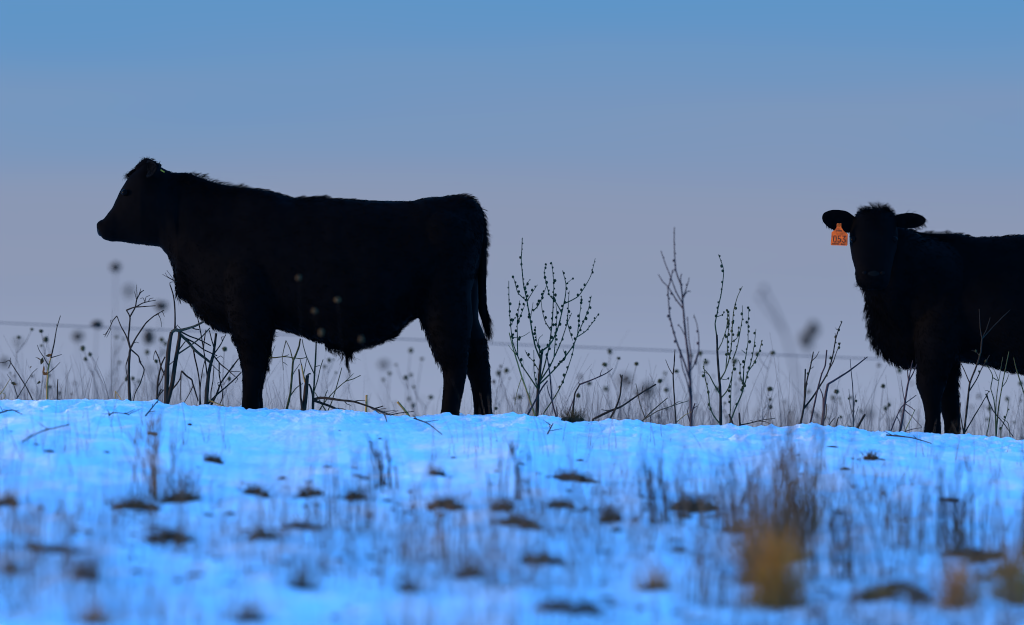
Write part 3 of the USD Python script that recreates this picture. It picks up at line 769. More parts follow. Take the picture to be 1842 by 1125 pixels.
plant('stubble', 'pale cut stub leaning left, ahead of the bull\'s hind legs', 'stub', C4, 39.95, [(S, 2.6, 2.2, [(1438, 1062), (1390, 995), (1322, 918)], 0)], 'straw')
C8 = (900, 420, 3.127)
plant('budded_bush', 'broad many-branched weed covered in small buds right of the bull\'s tail', 'bush', C8, 40.25, [
    (S, 3.3, 2.2, [(205, 1030), (213, 880), (222, 780), (230, 700), (238, 650)], 0, 'dark_stem'), (B, 1.6, 0.7, [(222, 710), (198, 640), (180, 560), (165, 470), (150, 385), (132, 300), (124, 230), (118, 150), (124, 30)], 9), (B, 1.0, 0.5, [(148, 385), (100, 340), (85, 290), (70, 240)], 8), (B, 0.9, 0.5, [(152, 380), (180, 335), (208, 294)], 8), (T, 0.7, 0.4, [(138, 312), (150, 285), (166, 264)], 7),
    (B, 1.4, 0.6, [(212, 875), (165, 810), (125, 750), (92, 680), (68, 610), (56, 500), (49, 390), (48, 278)], 10), (B, 1.0, 0.5, [(100, 690), (96, 590), (95, 500), (102, 430), (110, 378)], 7), (B, 0.9, 0.5, [(98, 520), (115, 460), (140, 402)], 8), (T, 0.8, 0.4, [(64, 580), (100, 592), (135, 580), (166, 560)], 14), (T, 0.7, 0.4, [(60, 520), (75, 490), (84, 476)], 7),
    (B, 1.5, 0.6, [(216, 860), (250, 740), (278, 620), (292, 500), (298, 400), (302, 300), (298, 230), (290, 152)], 8), (B, 1.6, 0.7, [(240, 665), (275, 630), (305, 580), (330, 510), (350, 430), (368, 340), (370, 280), (352, 204)], 9), (B, 1.2, 0.5, [(365, 388), (400, 375), (440, 350), (475, 300), (510, 235), (536, 134)], 8), (T, 0.8, 0.4, [(366, 278), (385, 268), (408, 250)], 7),
    (B, 1.4, 0.6, [(232, 835), (280, 745), (315, 670), (345, 600), (375, 510), (402, 445)], 10), (B, 1.0, 0.5, [(378, 505), (382, 440), (384, 380), (389, 318)], 7), (B, 1.5, 0.6, [(230, 850), (300, 770), (360, 700), (410, 630), (435, 570), (470, 490), (498, 420), (513, 348)], 9), (B, 1.0, 0.5, [(425, 588), (480, 550), (520, 500), (556, 448)], 8), (B, 1.0, 0.5, [(432, 575), (442, 500), (450, 430), (458, 355)], 7),
    (B, 1.3, 0.6, [(245, 1010), (300, 930), (345, 850), (380, 760), (405, 680), (420, 600)], 11), (B, 1.1, 0.5, [(346, 440), (315, 390), (280, 350), (260, 290), (246, 220), (262, 172)], 7), (B, 1.0, 0.5, [(282, 555), (252, 490), (236, 430), (230, 370)], 9), (B, 1.0, 0.5, [(182, 440), (215, 405), (240, 350), (262, 290)], 7),
    (B, 1.0, 0.5, [(216, 680), (205, 610), (196, 530)], 7), (T, 0.8, 0.4, [(358, 735), (368, 700), (352, 650)], 7), (T, 0.8, 0.4, [(215, 780), (185, 720), (155, 690), (138, 655)], 9), (B, 1.0, 0.5, [(375, 500), (395, 560), (408, 600)], 8), (B, 1.0, 0.5, [(285, 690), (310, 590), (318, 460), (312, 400)], 9), (T, 0.8, 0.4, [(178, 480), (176, 440), (184, 390)], 7), (T, 0.8, 0.4, [(222, 700), (215, 600), (240, 570)], 10), (B, 1.0, 0.6, [(210, 880), (190, 790), (188, 660)], 16)], 'green_stem', 'bud')
plant('weed', 'bare straw-yellow stem leaning left beside the broad budded weed', 'weed', C8, 40.15, [(S, 1.8, 0.9, [(195, 1028), (150, 890), (115, 790), (85, 690), (62, 610), (50, 560)], 0), (T, 0.8, 0.5, [(108, 815), (98, 880), (80, 965)], 0), (T, 0.7, 0.4, [(80, 680), (60, 650), (44, 628)], 0), (T, 0.8, 0.5, [(170, 940), (165, 900), (168, 860)], 0)], 'straw')
plant('dead_stick', 'two dark crossing sticks at the foot of the broad budded weed', 'stick', C8, 40.05, [(S, 1.9, 1.3, [(150, 1028), (195, 945), (235, 870), (266, 828)], 0), (S, 1.7, 1.0, [(322, 1055), (292, 950), (280, 800), (262, 680)], 0), (T, 1.1, 0.8, [(322, 1050), (320, 1010), (317, 975)], 0), (B, 1.0, 0.7, [(290, 940), (270, 890), (262, 850)], 0)], 'red_stem')
plant('weed', 'bent purplish stalk reaching right above the dark earth clod', 'weed', C8, 40.0, [(S, 2.0, 1.2, [(405, 1028), (412, 960), (420, 900), (446, 850)], 0, 'dark_stem'), (B, 1.5, 0.7, [(446, 850), (500, 830), (560, 805), (600, 785), (632, 760)], 0), (B, 1.2, 0.8, [(374, 1030), (395, 980), (416, 920)], 0), (T, 0.8, 0.4, [(556, 806), (565, 785), (574, 766)], 0), (T, 0.8, 0.4, [(446, 850), (440, 840), (446, 828)], 0)], 'red_stem')
C10 = (880, 380, 2.679)
plant('dead_stick', 'dark crossed sticks lying aslant between the budded weed and the tall reddish one', 'stick', C10, 39.9, [(S, 2.2, 1.3, [(500, 1003), (580, 965), (640, 940), (720, 885), (804, 834)], 0), (S, 2.0, 1.5, [(578, 1008), (605, 960), (630, 890), (640, 790)], 0), (T, 1.2, 0.8, [(640, 808), (632, 795), (630, 786)], 0), (T, 0.9, 0.6, [(600, 968), (570, 962), (540, 958)], 0), (T, 0.8, 0.5, [(735, 880), (738, 860), (742, 840)], 0)], 'dark_stem')
plant('dead_stick', 'thin brown fallen twigs left of the tall reddish stalk', 'stick', C10, 40.0, [(S, 1.5, 0.8, [(738, 1010), (795, 955), (860, 900)], 0), (S, 1.1, 0.6, [(745, 1008), (810, 965), (880, 940), (962, 914)], 0), (T, 0.8, 0.5, [(880, 940), (910, 920), (930, 922)], 0), (T, 1.0, 0.6, [(738, 990), (728, 930), (712, 850), (708, 830)], 0), (T, 0.9, 0.5, [(900, 1020), (940, 985), (975, 968)], 0, 'straw')], 'dry_stem')
plant('weed', 'thin bare stem with a fork at mid height just left of the tall reddish stalk', 'weed', C10, 40.0, [(S, 1.6, 0.9, [(900, 1022), (892, 900), (886, 790), (892, 720), (895, 668)], 0), (T, 0.9, 0.5, [(886, 790), (865, 755), (850, 716)], 0), (T, 0.7, 0.4, [(889, 770), (893, 740), (890, 715)], 0)], 'dark_stem')
C11 = (1160, 400, 2.9625)
plant('tall_weed', 'tallest purplish-red weed, slightly out of focus, standing well above the wire', 'weed', C11, 43.0, [
    (S, 3.8, 2.2, [(246, 1080), (246, 950), (242, 850), (232, 720), (218, 610)], 0), (B, 2.2, 1.5, [(218, 610), (210, 520), (204, 450), (200, 390), (190, 320)], 18), (B, 1.5, 0.9, [(190, 330), (165, 260), (158, 180), (155, 100), (156, 28)], 12), (B, 1.5, 0.8, [(206, 470), (165, 410), (125, 345), (95, 315), (73, 276)], 16), (B, 1.4, 0.8, [(200, 440), (165, 370), (135, 290), (110, 230), (84, 154)], 20),
    (B, 2.0, 1.0, [(238, 850), (210, 750), (175, 660), (148, 575), (130, 500), (122, 390), (120, 350)], 12), (B, 1.4, 0.9, [(120, 360), (135, 310), (145, 258)], 10), (B, 1.6, 0.8, [(252, 830), (248, 720), (236, 620), (230, 500)], 24), (B, 1.3, 0.7, [(270, 760), (288, 680), (288, 600), (278, 540), (262, 490)], 26), (B, 1.2, 0.7, [(212, 400), (225, 370), (245, 370)], 9), (B, 1.2, 0.7, [(208, 395), (225, 340), (236, 296)], 16), (B, 1.2, 0.8, [(192, 350), (190, 300), (194, 276)], 8), (B, 1.6, 0.9, [(246, 940), (225, 850), (200, 780), (185, 690)], 26), (B, 1.3, 0.7, [(244, 800), (262, 760), (282, 700), (292, 690)], 14), (B, 1.1, 0.6, [(215, 600), (190, 560), (175, 545)], 12)], 'red_stem', 'red_stem')
plant('stubble', 'short brown tuft of snapped stems at the foot of the tallest weed', 'stub', C11, 40.1, [(S, 2.4, 1.0, [(245, 1080), (250, 1020), (266, 965)], 0), (S, 1.2, 0.6, [(236, 1078), (228, 1020), (232, 985)], 0), (T, 0.8, 0.4, [(258, 1000), (270, 985), (282, 982)], 0), (S, 1.2, 0.7, [(30, 1075), (31, 1050), (28, 1035)], 0)], 'red_stem')
plant('budded_bush', 'narrower budded weed with two leaning side stems right of the tallest weed', 'bush', C11, 40.2, [
    (S, 2.8, 1.8, [(404, 1080), (403, 940), (398, 860), (392, 790), (386, 690), (384, 600)], 0, 'dark_stem'), (B, 1.3, 0.6, [(384, 610), (376, 540), (388, 480), (398, 430), (410, 380), (420, 310), (424, 250), (410, 200), (396, 165)], 10), (B, 1.3, 0.6, [(396, 845), (425, 800), (445, 740), (458, 660), (462, 560), (470, 470), (490, 400), (514, 348)], 8), (B, 1.1, 0.5, [(468, 735), (490, 670), (505, 590), (515, 520), (514, 448)], 9), (B, 1.4, 0.7, [(396, 915), (365, 860), (340, 815), (308, 780)], 0), (T, 0.8, 0.5, [(335, 810), (308, 800), (302, 800)], 0), (B, 1.3, 0.6, [(408, 945), (440, 895), (458, 840), (470, 780), (480, 735)], 9),
    (B, 1.0, 0.5, [(400, 690), (410, 640), (430, 580), (438, 520), (436, 470)], 6), (B, 1.0, 0.5, [(430, 790), (438, 700), (440, 620), (450, 540), (448, 480)], 7), (S, 1.5, 0.7, [(448, 1085), (480, 1000), (515, 920), (535, 850), (548, 800), (575, 760), (600, 710), (623, 630)], 9), (B, 1.1, 0.5, [(522, 890), (528, 780), (542, 700), (552, 640), (554, 540), (560, 444)], 10), (B, 1.0, 0.5, [(556, 790), (570, 720), (582, 650), (590, 570)], 9), (S, 1.4, 0.6, [(396, 1082), (365, 1030), (345, 980), (335, 900), (318, 830), (312, 760), (325, 735)], 12), (B, 0.9, 0.5, [(524, 870), (508, 820), (506, 760), (498, 735)], 14), (T, 0.8, 0.4, [(545, 705), (528, 690), (516, 680)], 0), (B, 0.9, 0.5, [(470, 640), (488, 620), (500, 565)], 8), (S, 1.0, 0.6, [(456, 1060), (458, 960), (462, 880), (470, 800)], 12), (T, 0.8, 0.4, [(394, 500), (412, 492), (428, 478)], 8), (T, 0.8, 0.4, [(402, 830), (430, 840), (450, 825)], 10)], 'green_stem', 'bud')
plant('stubble', 'two dark cut stubs with a thin fallen twig right of the narrower budded weed', 'stub', C11, 39.95, [(S, 2.0, 1.6, [(472, 1090), (462, 1055), (448, 1022)], 0), (S, 2.0, 1.8, [(506, 1090), (505, 1050), (503, 1018)], 0), (S, 1.2, 0.6, [(515, 1085), (570, 1068), (620, 1055), (692, 1045)], 0), (T, 0.8, 0.5, [(600, 1062), (640, 1064), (668, 1075)], 0), (T, 0.7, 0.4, [(570, 1068), (575, 1060), (560, 1058)], 0)], 'dark_stem')
C13 = (1420, 540, 4.5)
plant('weed', 'dark budded stems leaning apart, left of the right-hand cow', 'weed', C13, 40.1, [
    (S, 1.9, 1.0, [(90, 1005), (112, 900), (128, 780), (142, 650), (165, 560), (182, 480), (195, 418)], 13), (T, 0.9, 0.5, [(188, 490), (215, 460), (238, 416)], 0), (S, 2.0, 1.4, [(110, 1005), (122, 850), (128, 700), (135, 556)], 0, 'dark_stem'), (S, 1.8, 0.8, [(120, 870), (180, 800), (245, 700), (310, 590), (350, 460), (375, 320), (400, 240), (430, 172)], 13), (B, 1.1, 0.5, [(318, 570), (355, 500), (385, 410), (414, 345)], 12), (T, 0.7, 0.4, [(372, 320), (376, 290), (372, 265)], 0), (T, 0.7, 0.4, [(170, 560), (190, 545), (198, 538)], 0), (T, 0.7, 0.4, [(392, 245), (384, 235), (378, 222)], 0)], 'dark_stem')
plant('weed', 'plain bluish stem with a kinked top leaning between the budded stems', 'weed', C13, 40.0, [(S, 1.8, 1.2, [(165, 1010), (195, 880), (225, 740), (258, 610), (290, 530), (302, 405)], 0), (B, 1.2, 0.8, [(275, 795), (268, 755), (250, 715)], 0), (T, 1.2, 0.9, [(258, 610), (262, 600), (256, 590)], 0)], 'red_stem')
plant('weed', 'stout brown stalk broken sharply to the right below the wire', 'weed', C13, 39.95, [(S, 3.0, 2.4, [(264, 1035), (278, 900), (292, 780), (312, 680)], 0), (B, 2.0, 0.9, [(312, 680), (390, 635), (490, 570), (570, 510), (640, 456)], 0), (T, 1.3, 0.8, [(300, 760), (285, 790), (275, 800)], 0), (S, 1.3, 0.8, [(280, 1010), (296, 940), (304, 840)], 0, 'dry_stem'), (T, 0.8, 0.5, [(605, 482), (620, 470), (612, 460)], 0)], 'red_stem')
plant('weed', 'thin upright bare stem midway between the broken stalk and the right-hand cow', 'weed', C13, 40.3, [(S, 1.4, 0.6, [(516, 1030), (518, 880), (510, 700), (498, 580), (489, 478)], 0), (B, 0.8, 0.4, [(516, 900), (530, 800), (540, 760)], 14), (B, 0.7, 0.4, [(515, 960), (490, 840), (482, 720)], 20), (T, 0.7, 0.4, [(516, 990), (540, 930), (560, 860)], 0)], 'far_stem')
plant('stubble', 'short dark stub leaning right in the snow left of the right-hand cow', 'stub', C13, 39.9, [(S, 2.2, 2.0, [(552, 1035), (580, 980), (612, 925)], 0), (S, 1.2, 0.8, [(465, 1035), (480, 1020), (500, 1022)], 0), (S, 1.0, 0.7, [(310, 1030), (340, 985), (365, 955)], 0), (S, 1.2, 0.9, [(375, 1030), (385, 990), (398, 948)], 0)], 'dark_stem')
plant('weed', 'blue-grey forked stem rising across the right-hand cow\'s front leg', 'weed', C13, 39.95, [(S, 2.6, 1.6, [(893, 1085), (912, 980), (932, 860), (950, 740), (966, 655)], 0), (B, 1.5, 0.8, [(966, 655), (960, 610), (958, 560)], 0), (B, 1.4, 0.8, [(968, 650), (1000, 600), (1035, 520)], 0), (B, 1.2, 0.7, [(966, 640), (980, 560), (995, 490)], 0), (S, 1.3, 0.7, [(818, 1062), (860, 960), (905, 870), (960, 820), (1030, 770)], 0), (S, 1.0, 0.7, [(925, 1082), (965, 1000), (1020, 885)], 0, 'straw'), (B, 0.9, 0.5, [(940, 880), (1000, 950), (1070, 1030)], 0), (B, 0.9, 0.5, [(955, 830), (985, 870), (1015, 895)], 0), (B, 0.8, 0.4, [(935, 830), (915, 720), (905, 650)], 0), (T, 0.8, 0.5, [(868, 950), (890, 990), (895, 1030)], 0), (B, 0.9, 0.5, [(930, 1060), (1000, 1045), (1070, 1035)], 0)], 'red_stem')
C14 = (1440, 340, 2.4456)
plant('weed', 'dark branching weed just right of the right-hand cow\'s front leg, reaching its belly', 'weed', C14, 39.95, [
    (S, 2.2, 1.3, [(718, 1080), (730, 990), (738, 920), (746, 855), (770, 790), (792, 720), (798, 660)], 0), (B, 1.1, 0.6, [(798, 660), (790, 610), (786, 528)], 0), (B, 1.1, 0.6, [(799, 665), (818, 620), (836, 566)], 0), (B, 1.1, 0.6, [(800, 662), (850, 605), (895, 560), (932, 526)], 0), (B, 1.1, 0.7, [(744, 850), (722, 800), (702, 758)], 0), (B, 1.3, 0.7, [(750, 900), (775, 840), (800, 790), (836, 730)], 18), (S, 1.3, 0.8, [(722, 1082), (760, 1010), (790, 960), (820, 910)], 0), (B, 1.2, 0.7, [(820, 910), (850, 975), (895, 1030), (940, 1092)], 0), (B, 0.9, 0.5, [(790, 730), (770, 715), (752, 712)], 9), (T, 0.8, 0.4, [(820, 912), (830, 890), (815, 885)], 8), (S, 1.2, 0.7, [(705, 1070), (700, 980), (702, 940)], 0)], 'dark_stem')
plant('weed', 'thin stems fanning under the right-hand cow\'s belly by the right edge', 'weed', C14, 40.05, [
    (S, 1.5, 0.8, [(860, 1092), (872, 960), (890, 850), (918, 716)], 0), (S, 1.4, 0.8, [(868, 1092), (856, 1000), (848, 930), (834, 880)], 0), (B, 1.0, 0.6, [(850, 880), (842, 820), (816, 776)], 0), (S, 1.3, 0.7, [(985, 905), (955, 800), (938, 720), (908, 632)], 0), (T, 0.9, 0.5, [(938, 720), (936, 680), (940, 640)], 10), (S, 1.0, 0.5, [(880, 1060), (905, 990), (910, 930)], 16), (S, 1.1, 0.5, [(870, 1080), (860, 930), (888, 740)], 0), (B, 0.9, 0.5, [(886, 880), (905, 850), (920, 815)], 0), (S, 1.0, 0.6, [(820, 1078), (835, 1000), (830, 940), (822, 900)], 0), (S, 0.9, 0.5, [(925, 1095), (915, 1030), (890, 1010)], 0), (B, 1.0, 0.5, [(848, 830), (868, 845), (850, 800)], 0)], 'green_stem')
plant('dead_stick', 'straw-coloured stem lying flat along the crest between the leafy weed and the forked stalk', 'stick', C5, 39.75, [(S, 1.5, 1.0, [(470, 985), (560, 978), (640, 988), (720, 998), (840, 996)], 0), (T, 0.9, 0.5, [(780, 915), (810, 955), (834, 998)], 0), (T, 0.8, 0.5, [(600, 982), (650, 992), (700, 985)], 0)], 'straw')

# ------------------------------------------------------------------ weeds beyond the crest
def stalk(name, label, group, u, v, Y, headr, rng, mats=('far_stem', 'seed_head'), side=0.5, r=1.2, bend=0.05):
    """one round-headed weed whose head shows at pixel u, v when it stands at distance Y"""
    topp = at(u, v, Y)
    bx = topp[0] + rng.normal() * bend
    z0 = gz(bx, Y)
    t = Thing(name, label, 'weed', (bx, Y, z0), group)
    k = np.linspace(0, 1, 8)[:, None]
    P = np.array([bx, Y, z0 - 0.03]) * (1 - k) + topp * k
    P[:, 0] += 0.03 * np.sin(k[:, 0] * 3.1) * rng.normal() + (topp[0] - bx) * (k[:, 0] ** 2 - k[:, 0])
    mm = Y / FPX
    t.part('stem', tube(P, np.linspace(r, r * 0.55, 8) * mm, 5), mats[0], True)
    t.part('seed_head', spiky(topp, headr * mm, int(rng.integers(9999)), (1, 1, rng.uniform(0.7, 1.3))), mats[1], True)
    n = rng.poisson(side * 2)
    for i in range(n):
        j = int(rng.integers(3, 7))
        ln = rng.uniform(15, 55) * mm
        d = np.array([rng.choice([-1, 1]) * rng.uniform(0.25, 0.7), rng.normal() * 0.3, 1.0])
        e = P[j] + d / np.linalg.norm(d) * ln
        mid = (P[j] + e) / 2 + np.array([d[0] * 0.12 * ln, 0, 0])
        pth = t.part('branch', tube([P[j], mid, e], np.array([0.8, 0.65, 0.5]) * r * mm, 5), mats[0], True)
        t.part('seed_head', spiky(e, headr * rng.uniform(0.5, 0.9) * mm, int(rng.integers(9999)), (1, 1, rng.uniform(0.7, 1.4))), mats[1], True)
    return t


rng = np.random.default_rng(77)
ORD = ['first', 'second', 'third', 'fourth', 'fifth', 'sixth', 'seventh', 'eighth', 'ninth', 'tenth', 'eleventh', 'twelfth', 'thirteenth', 'fourteenth', 'fifteenth', 'sixteenth', 'seventeenth', 'eighteenth', 'nineteenth', 'twentieth']
MARKS = [(-60, 'left edge'), (88, 'leafy weed'), (233, 'forked stalk'), (305, 'broken stalks'), (375, 'branching stalk'), (455, "bull's front leg"), (525, 'slender green stalk'), (660, 'upright stub'), (725, 'leaning stub'), (838, "bull's hind legs"), (967, 'broad budded weed'), (1035, 'furry clod'), (1115, 'crossed sticks'), (1243, 'tallest weed'), (1297, 'narrow budded weed'), (1370, 'two cut stubs'), (1445, 'leaning budded stems'), (1482, 'sharply broken stalk'), (1535, 'thin bare stem'), (1625, 'blue-grey forked stem'), (1690, "right cow's front leg"), (1745, "weed under right cow's belly"), (1900, 'right edge')]
bigs = [(208, 481, 58, 10, 'highest blurred round head, left below the bull\'s muzzle'), (174, 584, 52, 10, 'very dark blurred head on the wire, left of the forked stalk'), (290, 551, 57, 12, 'blurred head at the forked stalk tip'), (268, 607, 55, 11, 'blurred round head just under the wire, left of the broken stalks'), (140, 605, 60, 10, 'pale blurred head under the wire, left of the darkest one'), (232, 524, 72, 8, 'faintest blurred head, above the forked stalk'), (690, 656, 64, 9, 'single blurred head alone under the bull\'s belly'), (1463, 592, 72, 11, 'blurred head above the wire left of the right cow'), (1450, 612, 75, 12, 'paler blurred head, lower of a pair left of the right cow'), (1165, 702, 70, 14, 'big soft head low down left of the tallest weed'), (1124, 684, 72, 14, 'big soft head behind the crossed sticks'), (1565, 745, 66, 9, 'soft purplish head low down left of the right cow'), (270, 665, 62, 6, 'small soft head low between forked stalk and broken stalks'), (8, 652, 60, 8, 'soft head at the very left edge'), (33, 615, 66, 7, 'soft pale head left of the leafy weed')]
for u, v, Y, r, lab in bigs:
    stalk('tall_weed', 'tall weed with a ' + lab, 'blurred heavy-headed weeds far behind the crest', u, v, Y, r * 0.9, rng, ('far_stem', 'seed_head'), 0.1, 1.1, 0.06)
named = [(74, 596), (83, 611), (34, 607), (149, 627), (162, 638), (210, 607), (291, 612), (265, 634), (281, 650), (404, 628), (228, 682), (239, 681), (739, 631), (730, 680), (759, 646), (775, 715), (592, 648), (584, 660), (701, 672), (897, 672), (911, 667), (892, 735), (1097, 633), (1088, 656), (1090, 700), (1187, 686), (1217, 668), (1243, 640), (1260, 636), (1198, 702), (1196, 672), (1270, 652), (1322, 650), (1390, 635), (1290, 700), (1385, 700), (1505, 705), (1498, 715), (1589, 695), (1593, 735), (1618, 667), (1530, 715), (1455, 705), (1470, 748), (1812, 718), (1836, 690), (1780, 735), (935, 715), (1060, 690), (1040, 712), (1145, 655)]
weeds = [(u, v, rng.uniform(42.0, 47.5), rng.uniform(3.0, 4.6), 0.5, 0.9, 'bud') for u, v in named]
for i in range(64):
    u = rng.choice([rng.uniform(-10, 470), rng.uniform(500, 790), rng.uniform(885, 1640), rng.uniform(1740, 1850)], p=[.3, .12, .48, .10])
    v = np.interp(u, CREST_PX[:, 0], CREST_PX[:, 1]) - rng.gamma(2.0, 20) - 14
    weeds.append((u, max(v, 600), rng.uniform(45, 62), rng.uniform(1.8, 3.4), 0.8, 0.75, 'seed_head'))
weeds.sort()
zone_count = {}
for u, v, Y, hr, sd, rr_, hm in weeds:
    k = max(i for i, (m, _) in enumerate(MARKS) if m <= max(u, -59))
    n = zone_count[k] = zone_count.get(k, 0) + 1
    lab = f'round-headed thin weed, {ORD[n - 1]} from left between {MARKS[k][1]} and {MARKS[k + 1][1]}'
    stalk('seed_weed', lab, 'small round-headed weeds behind the crest', u, v, Y, hr, rng, ('far_stem', hm), sd, rr_, 0.06)

# a pale, very blurred curved stalk between the cattle
pale = Thing('tall_weed', 'pale curved stalk, very blurred, right of the budded weeds', 'weed', (at(1440, 760, 76)[0], 76, gz(at(1440, 760, 76)[0], 76)))
P = catmull([at(u, v, 76) for u, v in ((1445, 830), (1442, 760), (1432, 680), (1412, 600), (1385, 540), (1372, 520))], 4)
P = np.vstack([[P[0][0], 76, gz(P[0][0], 76) - 0.05], P])
pale.part('stem', tube(P, np.linspace(0.013, 0.011, len(P)), 6), 'far_stem', True)
P = catmull([at(u, v, 76) for u, v in ((1412, 600), (1390, 570), (1366, 538))], 4)
pale.part('branch', tube(P, np.linspace(0.010, 0.008, len(P)), 6), 'far_stem', True)
pale.part('seed_head', blob(at(1366, 534, 76), 0.025, ICO2, 0.3, 3), 'far_stem', True)
pale.part('seed_head', blob(at(1374, 520, 76), 0.03, ICO2, 0.3, 4), 'far_stem', True)


def blades(x, y, h, w, rng, k=4, lean=0.25):
    n = len(x)
    z = ground(x, y)
    th = rng.uniform(0, 2 * np.pi, n)
    ln = np.abs(rng.normal(0, lean, n))
    d = np.stack([np.cos(th) * ln, np.sin(th) * ln, np.ones(n)], -1)
    t = np.linspace(0, 1, k)
    c = np.stack([x, y, z - 0.015], -1)[:, None] + t[None, :, None] * d[:, None] * h[:, None, None]
    bend = rng.normal(0, 0.16, (n, 2)) * h[:, None]
    c[:, :, :2] += bend[:, None] * (t ** 2)[None, :, None]
    return c, w[:, None] * np.linspace(1, 0.35, k)[None]


# grass that shows as a soft fringe behind the crest
n = 4200
x = rng.uniform(-4.6, 4.6, n); y = 40.6 + rng.gamma(1.6, 3.2, n)
x = np.where(x < -1.2, x, np.where(rng.random(n) < 0.7, np.abs(x) * 0.8, x)) * (y / 40)
c, w = blades(x, y, np.clip(rng.gamma(3.2, 0.055, n) + (y - 40) * 0.042, 0.05, 2), rng.uniform(0.0016, 0.0034, n), rng)
tag(UsdGeom.BasisCurves(stage.GetPrimAtPath(curve_set('/World/grass_fringe', c, w, 'far_stem'))), 'fringe of fine dry grass behind the snow crest', 'grass', None, 'stuff')

# ------------------------------------------------------------------ the foreground: grass through the snow, clods, tufts and blurred weeds
n = 10500
yy = 27.2 + 12.0 * rng.beta(1.0, 1.7, n)
xx = rng.uniform(-1, 1, n) * (0.075 * yy + 0.15)
cl = meshkit.fbm(np.c_[xx * 1.1, yy * 0.7, 0 * xx], 3, 12)
keep = rng.random(n) < np.clip((cl - 0.47) * 8.0, 0.05, 1) * np.clip((39.6 - yy) / 6, 0.05, 1)
xx, yy = xx[keep], yy[keep]
n = len(xx)
c, w = blades(xx, yy, np.clip(rng.gamma(3.0, 0.065, n), 0.05, 0.55) * np.clip((39.5 - yy) / 3, 0.35, 1), rng.uniform(0.0014, 0.0034, n), rng, 5, 0.22)
tag(UsdGeom.BasisCurves(stage.GetPrimAtPath(curve_set('/World/dry_grass', c, w, 'dull_grass'))), 'sparse dry grass stems poking up through the foreground snow', 'grass', None, 'stuff')


rl = np.random.default_rng(404)
n = 1300
ly = 27.3 + 11.9 * rl.beta(1.0, 1.6, n)
lx = rl.uniform(-1, 1, n) * (0.075 * ly + 0.15)
keep = rl.random(n) < np.clip((meshkit.fbm(np.c_[lx * 1.3 + 40, ly * 0.9, 0 * lx], 3, 17) - 0.47) * 6, 0.02, 1) * np.clip((39.0 - ly) / 6, 0.03, 1)
lx, ly = lx[keep], ly[keep]
lit = []
for i, (x, y) in enumerate(zip(lx, ly)):
    rad = 0.004 + 0.022 * rl.beta(1.1, 4.0)
    vv, ff = blob((0, 0, 0), 1.0, ICO1, 1.2, i % 37, (rad * rl.uniform(0.8, 2.6), rad * rl.uniform(0.8, 2.6), rad * rl.uniform(0.4, 1.1)))
    lit.append((vv + [x, y, gz(x, y)], ff))
tag(usdkit.mesh(stage, '/World/plant_litter', join(lit), L + 'earth', True), 'dark crumbs of earth and dead leaves strewn over the snow', 'litter', None, 'stuff')


def clod(u, v, wpx, hpx, label, grass=14, seed=0):
    x, y, z = hit(u, v + hpx * 0.25)
    m = y / FPX
    rg = np.random.default_rng(seed + 900)
    t = Thing('earth_clod', label, 'clod', (x, y, z))
    bl, k = [], max(4, int(wpx / 9))
    for i in range(k):
        f = (i + rg.uniform(0.1, 0.9)) / k - 0.5
        cx, cy = x + f * wpx * 0.82 * m, y + rg.normal(0, wpx * 0.16) * m
        big = (1 - 1.3 * abs(f)) * rg.uniform(0.6, 1.2)
        rx, rz = wpx * rg.uniform(0.13, 0.24) * m, hpx * 0.66 * big * m + 0.008
        vv, ff = blob((0, 0, 0), 1.0, ICO2, 0.9, seed * 7 + i, (rx, rx * rg.uniform(0.7, 1.6), rz))
        bl.append((vv + [cx, cy, gz(cx, cy)], ff))
    t.part('earth', join(bl), 'earth', True, kind='stuff')
    bl = []
    for i in range(max(5, int(wpx / 7))):                           # crumbs melted out around it
        cx, cy = x + rg.normal(0, wpx * 0.55) * m, y + rg.normal(0, wpx * 0.8) * m
        rx = wpx * rg.uniform(0.015, 0.07) * m + 0.004
        vv, ff = blob((0, 0, 0), 1.0, ICO1, 1.3, seed * 3 + i, (rx * rg.uniform(1, 1.8), rx, rx * 0.55))
        bl.append((vv + [cx, cy, gz(cx, cy)], ff))
    t.part('crumbs', join(bl), 'earth', True, kind='stuff')
    if grass:
        gn = int(grass * wpx / 10)
        gx_, gy_ = x + rg.normal(0, wpx * 0.22 * m, gn), y + rg.normal(0, wpx * 0.15 * m, gn)
        c, w = blades(gx_, gy_, rg.uniform(0.5, 1.6, gn) * hpx * m + 0.02, rg.uniform(0.0015, 0.003, gn), rg, 4, 0.5)
        t.hair('grass_blades', c, w, 'clod_grass', 'stuff')
    return t


